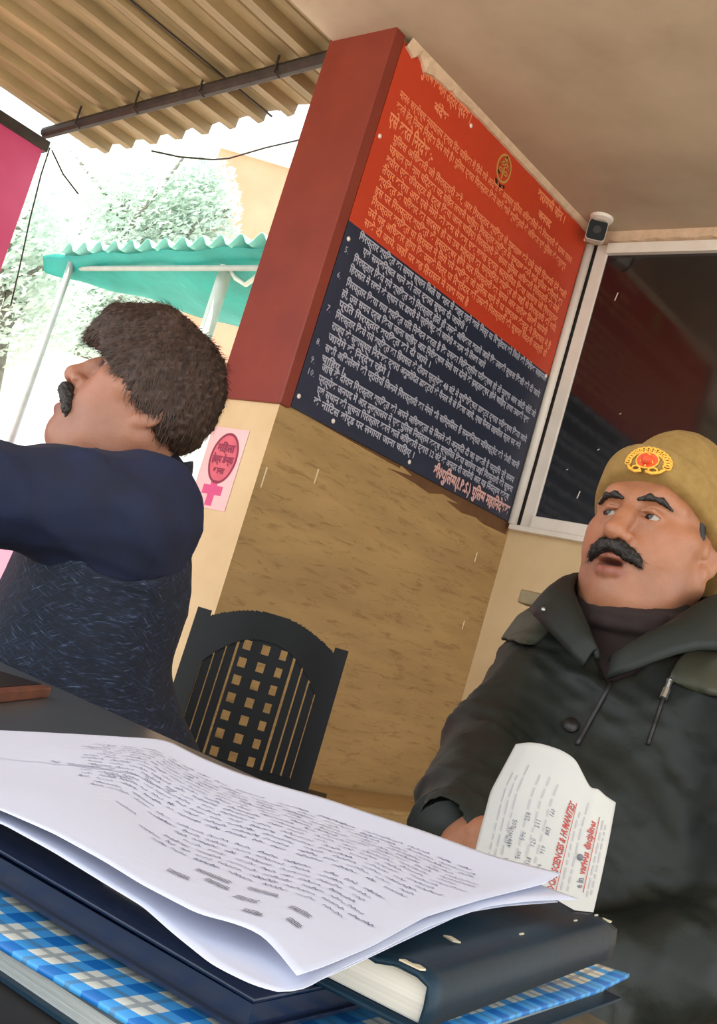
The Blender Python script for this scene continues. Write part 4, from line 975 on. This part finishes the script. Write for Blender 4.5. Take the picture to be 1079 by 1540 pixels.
# inner maroon knit and collar
F = fieldbox((-.95, 1.26, .74), (-.45, 1.70, 1.12), .005); F.ell(NB_ - up * .18, (.17, .125, .17), k=.05); F.chain([NB_ - up * .07 + fB * .02, NB_ + up * .0 + fB * .035], [.095, .090], k=.03)
for dz_ in (0, .016): F.chain([NB_ + lB * .088 * math.cos(a) + fB * (.03 + .098 * math.sin(a)) + up * (.022 + dz_ - .024 * math.sin(a)) for a in np.linspace(0, 2 * PI, 25)], [.0105] * 25, k=.003)
V, Fc = F.mesh(); mesh_np('maroon_sweater', relax(V, Fc, 1), Fc, M['maroon'], pB)
def collar(pts_in, pts_out, th, name, m_, parent):
    b_ = MB(); n = 30; A, B = resample(pts_in, n), resample(pts_out, n); rows = []
    for j in range(9):
        v_ = j / 8; rows.append([A[i].lerp(B[i], v_) + Vector((0, 0, .02 * math.sin(PI * v_) + .003 * math.sin(i * .9 + v_ * 3))) for i in range(n + 1)])
    b_.grid(rows); return b_.build(name, m_, parent, smooth=True, solid=th)
cin = [NB_ + lB * x + fB * y + up * z for x, y, z in ((.035, .185, -.06), (-.02, .165, .0), (-.07, .135, .045), (-.102, .04, .075), (-.07, -.06, .09), (0, -.09, .09), (.07, -.06, .09), (.11, .03, .085), (.10, .10, .05), (.07, .16, -.015), (.045, .185, -.06))]
cout = [NB_ + lB * x + fB * y + up * z for x, y, z in ((.02, .205, -.075), (-.05, .195, -.03), (-.118, .165, -.015), (-.165, .03, .005), (-.11, -.09, .02), (0, -.125, .02), (.11, -.09, .02), (.165, .03, .01), (.135, .13, -.01), (.095, .185, -.05), (.06, .205, -.078))]
col_ = collar(cin, cout, .008, 'collar', M['jacket'], jk)
def onmesh(o, px, py, h=.002):                                # where a sight line meets a surface
    me = o.data; from mathutils.bvhtree import BVHTree
    T = BVHTree.FromPolygons([v_.co for v_ in me.vertices], [tuple(p.vertices) for p in me.polygons]); d = Vector(ray(px, py)).normalized()
    hit = T.ray_cast(Vector(CAM), d); return (hit[0] - d * h, hit[1], hit[2]) if hit[0] else (Vector(at(px, py, 1.4)), -d, 0)
for px, py in ((818, 917), (1004, 931), (872, 905)):
    b = MB(); b.ball(onmesh(col_, px, py, .001)[0], .004, 10, 8); b.build('snap_button', M['metal'], col_, smooth=True)
b = MB(); b.tube([onmesh(jk, x, y, .002)[0] for x, y in np.linspace((932, 1004), (868, 1120), 14)], .0035, 6); b.build('zip', M['dark'], jk, smooth=True)
p, n_, _ = onmesh(jk, 859, 1091); b = MB(); b.tube([p - n_ * .004, p + n_ * .004], .011, 14); b.build('press_stud', M['dark'], jk, smooth=True)
b = MB(); b.tube([onmesh(jk, x, y, .002)[0] for x, y in np.linspace((1011, 1012), (975, 1120), 14)], .003, 6); pk = b.build('pocket_zip', M['dark'], jk, smooth=True)
b = MB(); q = [onmesh(jk, x, y, .006)[0] for x, y in ((1008, 1024), (1004, 1036))]; b.tube(q, .004, 8); b.ball(q[0], .005, 8, 6); b.tube([q[1], onmesh(jk, 998, 1050, .007)[0]], .0055, 8); b.build('zip_pull', M['metal'], pk)
b = MB(); a_ = wrR.copy(); dd = (wrR - elR) / np.linalg.norm(wrR - elR) * .6 + dR / np.linalg.norm(dR) * .4; a_ = a_ + dd * .030
for q in range(3): b.tube([Vector(a_ + dd * (.012 * q)), Vector(a_ + dd * (.012 * q + .008))], .052 - .004 * q, 20)
b.build('cuff', M['jacket'], jk, smooth=True)
F = fieldbox((-.98, .86, .0), (-.36, 1.78, .62), .012); F.ell(hipB, (.19, .16, .13), k=.04)
for s_, k_, f_ in ((-1, knR, ftR), (1, knL, ftL)): F.chain([hipB + lB * .09 * s_, k_, f_ + up * .06], [.09, .072, .062], k=.03)
V, Fc = F.mesh(); V = relax(V, Fc, 1); mesh_np('trousers', folds(V, normals(V, Fc), 5, .005, 25), Fc, M['trousers'], pB)
for f_ in (ftR, ftL):
    F = fieldbox(f_ - np.array([.1, .25, .08]), f_ + np.array([.1, .15, .12]), .007); F.chain([f_ + up * .03 - fB * .02, f_ - up * .012, f_ + fB * .15 - up * .02], [.05, .046, .036], k=.03); X2, Y2, Z2 = F.full(); F.a = smax(F.a, 0.003 - Z2 + F.a * 0, .008)
    V, Fc = F.mesh(); mesh_np('shoe', relax(V, Fc, 1), Fc, M['shoe'], pB)
# his chair
r = root('wooden_chair', (-.68, 1.56, 0), 'plain wooden chair under the officer, top rail end showing left of his collar', 'chair')
b = MB(); b.box((-.92, 1.36, .31), (-.46, 1.80, .345)); b.build('seat', M['olivewood'], r, bevel=.006)
for x in (-.90, -.50):
    b = MB(); b.box((x - .02, 1.37, 0), (x + .02, 1.41, .31)); b.build('leg', M['olivewood'], r, bevel=.003)
    b = MB(); b.box((x - .02, 1.80, 0), (x + .02, 1.84, .98)); b.build('back_post', M['olivewood'], r, bevel=.003)
p0 = on(781, 894, 1, 1.795); b = MB(); b.box((p0[0], 1.795, p0[2] - .016), (-.46, 1.83, p0[2] + .012)); b.build('top_rail', M['olivewood'], r, bevel=.003); b = MB(); b.box((-.90, 1.80, .55), (-.50, 1.83, .72)); b.build('back_slat', M['olivewood'], r, bevel=.003)

# the printed page he holds
d0 = .03
def A_(pts): return [tuple(at(*p)) for p in pts]
hs = Sheet(A_([(776, 1119, 1.00), (797, 1116, .985), (818, 1119, .975), (845, 1128, .965), (866, 1141, .96), (878, 1165, .955), (890, 1188, .952), (898, 1183, .952), (910, 1196, .955), (927, 1207, .96)]),
           A_([(893, 1372, .885), (905, 1320, .91), (917, 1262, .935), (927, 1207, .96)]),
           A_([(700, 1345, .90), (760, 1350, .885), (830, 1365, .88), (893, 1372, .885)]),
           A_([(700, 1345, .90), (717, 1270, .94), (738, 1190, .975), (776, 1119, 1.00)]), 36, 44, .0008, 1)
r = root('printed_page', hs.f(.5, .5, 0), 'creased printed page with red headings held upright by the officer', 'paper')
M['cream_paper'] = mat('off_white_paper', 'b4b1ac', 'bdbab3', scale=8, rough=.7)
hs.build('sheet', M['cream_paper'], r)
M['redprint'] = mat('red_print', 'a8423c', rough=.6); M['greyprint'] = mat('grey_print', '6b6a72', rough=.6); M['fineprint'] = mat('faint_print', 'a6a2a4', rough=.6)
def hsf(s0, t0, kx=1.0, sw=.12, th_=.17): return lambda x, y: hs.f(s0 - y / sw, t0 + x / th_, .0004)
b = MB(); write(b, 'SOCIAL SCIENCES & HUMANITIES', .0092, hsf(.655, .10), .115, .0003); strip(b, lambda x, y: hs.f(x, y, .0004), [(.672, .08), (.66, .80)], .006)
write(b, 'various disciplines', .0092, hsf(.865, .30), .075, .0003); strip(b, lambda x, y: hs.f(x, y, .0004), [(.885, .15), (.885, .80)], .006); b.build('red_heading', M['redprint'], r)
b = MB(); write(b, 'e in', .009, hsf(.865, .18), .016, .0003)
rn = random.Random(4)
def num_line(s0, t0, n):
    for k in range(n): write(b, str(rn.randint(100, 999)), .0062, hsf(s0, t0 + k * .12))
for s0, t0, n in ((.28, .2, 3), (.36, .14, 4), (.44, .12, 4), (.52, .1, 5)): num_line(s0, t0, n)
write(b, 'AUTHOR', .0075, hsf(.27, .34), .018); b.build('grey_print', M['greyprint'], r); b = MB(); b.ball(hs.f(.80, .42, .0005), (.003, .003, .003), 8, 6); b.build('ink_blot', M['greyprint'], r)
b = MB()
for s0 in (.12, .17, .22, .33, .40, .47, .71, .76, .92, .95):
    t_ = rn.uniform(.12, .2)
    while t_ < .78: w_ = rn.uniform(.03, .1); strip(b, lambda x, y: hs.f(x, y, .0004), [(s0, t_), (s0, t_ + w_)], .012); t_ += w_ + .02
b.build('fine_print', M['fineprint'], r)

# ------------------------------------------------ the man in profile
HA = Head(-128.6, 21.5, .4, (-1.276, .925, 1.112), 1.0)
fA = np.array([-.624, -.781, 0]); lA = np.array([.781, -.624, 0])
NA = np.array([-1.275, .965, .985])
hipA = np.array([-1.235, 1.02, .50]); pA = root('person', (-1.235, 1.02, 0), 'man with thick brown hair in navy tweed vest, in profile, arm stretched left', 'person')
shA, elA, wrA = at(207, 772, 1.47), at(-40, 735, 1.34), at(-250, 640, 1.24)
shF = NA - lA * .19 - up * .10; elF = shF + fA * .10 - up * .27; wrF = elF + fA * .24 + up * .0
knA, knA2 = hipA + fA * .40 + lA * .10, hipA + fA * .40 - lA * .10
ftA, ftA2 = np.array([knA[0], knA[1], .06]) - fA * .05, np.array([knA2[0], knA2[1], .06]) - fA * .05
F = Field(axis((-1.80, -1.42, .010), (-1.42, -1.13, .0027), (-1.13, -.96, .012)), axis((.42, .78, .010), (.78, 1.06, .0027), (1.06, 1.25, .012)), axis((0, .60, .014), (.60, .97, .008), (.97, 1.28, .0027)))
_ell = Head.ell
class HeadA(Head):
    def ell(s, F, c, r, op='u', k=.01, rot=None):
        if c == (-.012, 0, .045): c, r = (.006, 0, .045), (.083, .076, .084)
        Head.ell(s, F, c, r, op, k, rot)
HA.__class__ = HeadA
face(F, HA, .35, .003)
F.chain([HA.w((-.01, 0, -.05)), HA.w((-.02, 0, -.10)), NA], [.058, .058, .066], k=.03)
F.ell(NA - up * .2 + fA * .02, (.09, .09, .18), k=.05); F.chain([NA - up * .2 + fA * .02, hipA], [.085, .09], k=.05)
F.chain([NA - up * .05, shA, elA, wrA], [.05, .05, .04, .027], k=.03); F.chain([NA - up * .05, shF, elF, wrF], [.05, .05, .04, .027], k=.03)
for s_, k_, f_ in ((1, knA, ftA), (-1, knA2, ftA2)): F.chain([hipA + lA * .09 * s_, k_, f_ + up * .05], [.075, .055, .04], k=.03); F.chain([f_, f_ + fA * .12 - up * .03], [.035, .03], k=.02)
dA = (wrA - elA) / np.linalg.norm(wrA - elA); hand(F, wrA + dA * .01, dA, np.cross(dA, lA) * -1, lA, (.25, .3, .35, .4))
hand(F, wrF, fA, up, lA, (.5, .55, .6, .6))
V, Fc = F.mesh(); mesh_np('body', V, Fc, M['skin'], pA, color=tone(V, HA, '9a6750', '7a463e', '77574a'))
eyes(HA, pA, (1, 0, .1))
lo = HA.w((.1, 0, -.05)) - .075; F = fieldbox(lo, lo + .15, .0017)
hb(F, HA, [([(.112, g * .001, -.0545), (.108, g * .014, -.057), (.098, g * .026, -.066), (.086, g * .035, -.080), (.08, g * .037, -.088)], [.009, .010, .0095, .007, .003]) for g in (1, -1)])
_, V, N = hairmesh('moustache', F, M['hairdark'], pA, .0012, 260, HA, 8)
F = fieldbox(HA.w((.08, 0, .035)) - .085, HA.w((.08, 0, .035)) + .085, .0017)
hb(F, HA, [([(.097, g * .010, .030), (.094, g * .026, .036), (.086, g * .042, .034), (.072, g * .055, .026)], [.0035, .005, .0045, .002]) for g in (1, -1)])
hairmesh('eyebrows', F, M['hairdark'], pA, .001, 300, HA, 14)
F = fieldbox(HA.w((.02, 0, .05)) - .19, HA.w((.02, 0, .05)) + .19, .0032)
HA.ell(F, (.014, 0, .050), (.095, .089, .080), k=.01); HA.ell(F, (.032, 0, .090), (.072, .064, .036), k=.03)
for g in (1, -1): HA.ell(F, (-.010, g * .082, .012), (.036, .016, .030), k=.012)
for g in (1, -1):
    HA.chain(F, [(.06, g * .03, .095), (.105, g * .024, .062), (.129, g * .012, .033)], [.038, .030, .014], k=.02)
    HA.chain(F, [(.085, g * .05, .07), (.088, g * .058, .035), (.066, g * .070, .012)], [.026, .016, .008], k=.02)
    HA.ell(F, (.022, g * .070, .030), (.048, .022, .045), k=.02); HA.ell(F, (-.03, g * .058, .012), (.040, .028, .045), k=.02)
HA.ell(F, (-.052, 0, .010), (.036, .064, .046), k=.02)
_, V, N = hairmesh('hair', F, M['hairbrown'], pA, .0035, 90, HA, 6, 2)
b = MB(); L_ = HA.l(V)
strands(b, V, N, (L_[:, 1] > -.04), 9000, lambda l: np.array([.55 if l[0] > .05 else -.35, .35 * np.sign(l[1]) * (l[2] > .06), -.9 if l[2] < .11 else -.25]), .020, .0005, HA, 7, .45)
b.build('loose_strands', M['hairbrown'], bpy.data.objects['hair'])
# sweater with sleeves
def torso(F, g=0.):
    for c, r_ in ((NA - up * .14 + fA * .022, (.118, .165, .165)), (NA - up * .30 + fA * .028, (.136, .160, .20)), (hipA + up * .04 + fA * .01, (.150, .17, .18))):
        F.ell(c, np.array(r_) + g, rotm(math.atan2(fA[1], fA[0]), 0, 0), k=.05)
    for s_ in (-1, 1): F.chain([NA + lA * s_ * .05 - up * .015, NA + lA * s_ * .14 - up * .06], [.058 + g, .058 + g], k=.04)
F = fieldbox((-1.86, .40, .40), (-.90, 1.34, 1.10), .0085)
torso(F); F.chain([NA - up * .08 + lA * .08, shA, shA * .5 + elA * .5, elA, elA * .4 + wrA * .6, wrA], [.07, .080, .070, .062, .055, .045], k=.04); F.chain([NA - up * .06 - lA * .08, shF, elF, wrF], [.07, .082, .065, .045], k=.04)
F.chain([NA - up * .04, NA + up * .02 + fA * .005], [.075, .070], k=.02)
V, Fc = F.mesh(); V = relax(V, Fc, 1); N = normals(V, Fc); V = folds(V, N, 41, .009, 24); sw_ = mesh_np('sweater', V, Fc, M['navyknit'], pA)
# tweed vest over it
F = fieldbox((-1.62, .70, .40), (-.90, 1.34, 1.10), .007)
torso(F, .012); B0 = F.a.copy(); G = fieldbox((-1.62, .70, .40), (-.90, 1.34, 1.10), .007); torso(G, -.004); F.a = np.maximum(B0, -G.a)
X, Y, Z = F.full()
for s_, c_ in ((1, shA), (-1, shF)):
    q = c_ + fA * .0; px_, py_ = (X - q[0]), (Y - q[1]); a1 = px_ * fA[0] + py_ * fA[1]; F.a = smax(F.a, .093 - np.sqrt(a1 ** 2 + (Z - q[2]) ** 2) + np.where(s_ * (px_ * lA[0] + py_ * lA[1]) > -.12, 0, 9) * -1, .008)
nc = np.sqrt((X - NA[0]) ** 2 + (Y - NA[1]) ** 2 + ((Z - NA[2] - .03) * .8) ** 2); F.a = smax(F.a, .075 - nc, .01)
V, Fc = F.mesh(); V = relax(V, Fc, 1); N = normals(V, Fc); V = folds(V, N, 51, .007, 19); vs__ = mesh_np('tweed_vest', V, Fc, M['tweed'], pA)
NAc = NA + fA * .030
cin = [NAc + lA * .074 * math.cos(a) + fA * .076 * math.sin(a) + up * (.035 - .03 * math.sin(a)) for a in np.linspace(PI * .62, PI * 2.38, 25)]
cout = [NAc + lA * .088 * math.cos(a) + fA * .09 * math.sin(a) + up * (-.005 - .045 * math.sin(a)) for a in np.linspace(PI * .62, PI * 2.38, 25)]
collar(cin, cout, .006, 'collar', M['tweed'], vs__)
F = fieldbox((-1.75, .40, .0), (-.95, 1.26, .62), .012); F.ell(hipA, (.17, .17, .13), k=.04)
for s_, k_, f_ in ((1, knA, ftA), (-1, knA2, ftA2)): F.chain([hipA + lA * .09 * s_, k_, f_ + up * .06], [.09, .072, .062], k=.03)
V, Fc = F.mesh(); V = relax(V, Fc, 1); M['greytrousers'] = mat('dark_grey_trousers', '1d1f24', '25272d', scale=12, rough=.8); mesh_np('trousers', folds(V, normals(V, Fc), 6, .005, 25), Fc, M['greytrousers'], pA)
for f_ in (ftA, ftA2):
    F = fieldbox(f_ - np.array([.22, .22, .08]), f_ + np.array([.12, .12, .12]), .007); F.chain([f_ + up * .03 - fA * .02, f_ - up * .012, f_ + fA * .15 - up * .02], [.05, .046, .036], k=.03); X2, Y2, Z2 = F.full(); F.a = smax(F.a, 0.003 - Z2 + F.a * 0, .008)
    V, Fc = F.mesh(); mesh_np('shoe', relax(V, Fc, 1), Fc, M['shoe'], pA)
r = root('stool', (hipA[0], hipA[1], 0), 'dark plastic stool under the man in the tweed vest', 'stool')
b = MB(); T_ = Matrix.Translation(Vector((hipA[0], hipA[1], 0))); b.box((-.16, -.16, .335), (.16, .16, .37), T_); b.build('seat', M['blackpl'], r, bevel=.008)
for sx in (-1, 1):
    for sy in (-1, 1):
        b = MB(); b.tube([(hipA[0] + sx * .13, hipA[1] + sy * .13, .335), (hipA[0] + sx * .16, hipA[1] + sy * .16, 0)], .018, 8); b.build('leg', M['blackpl'], r)
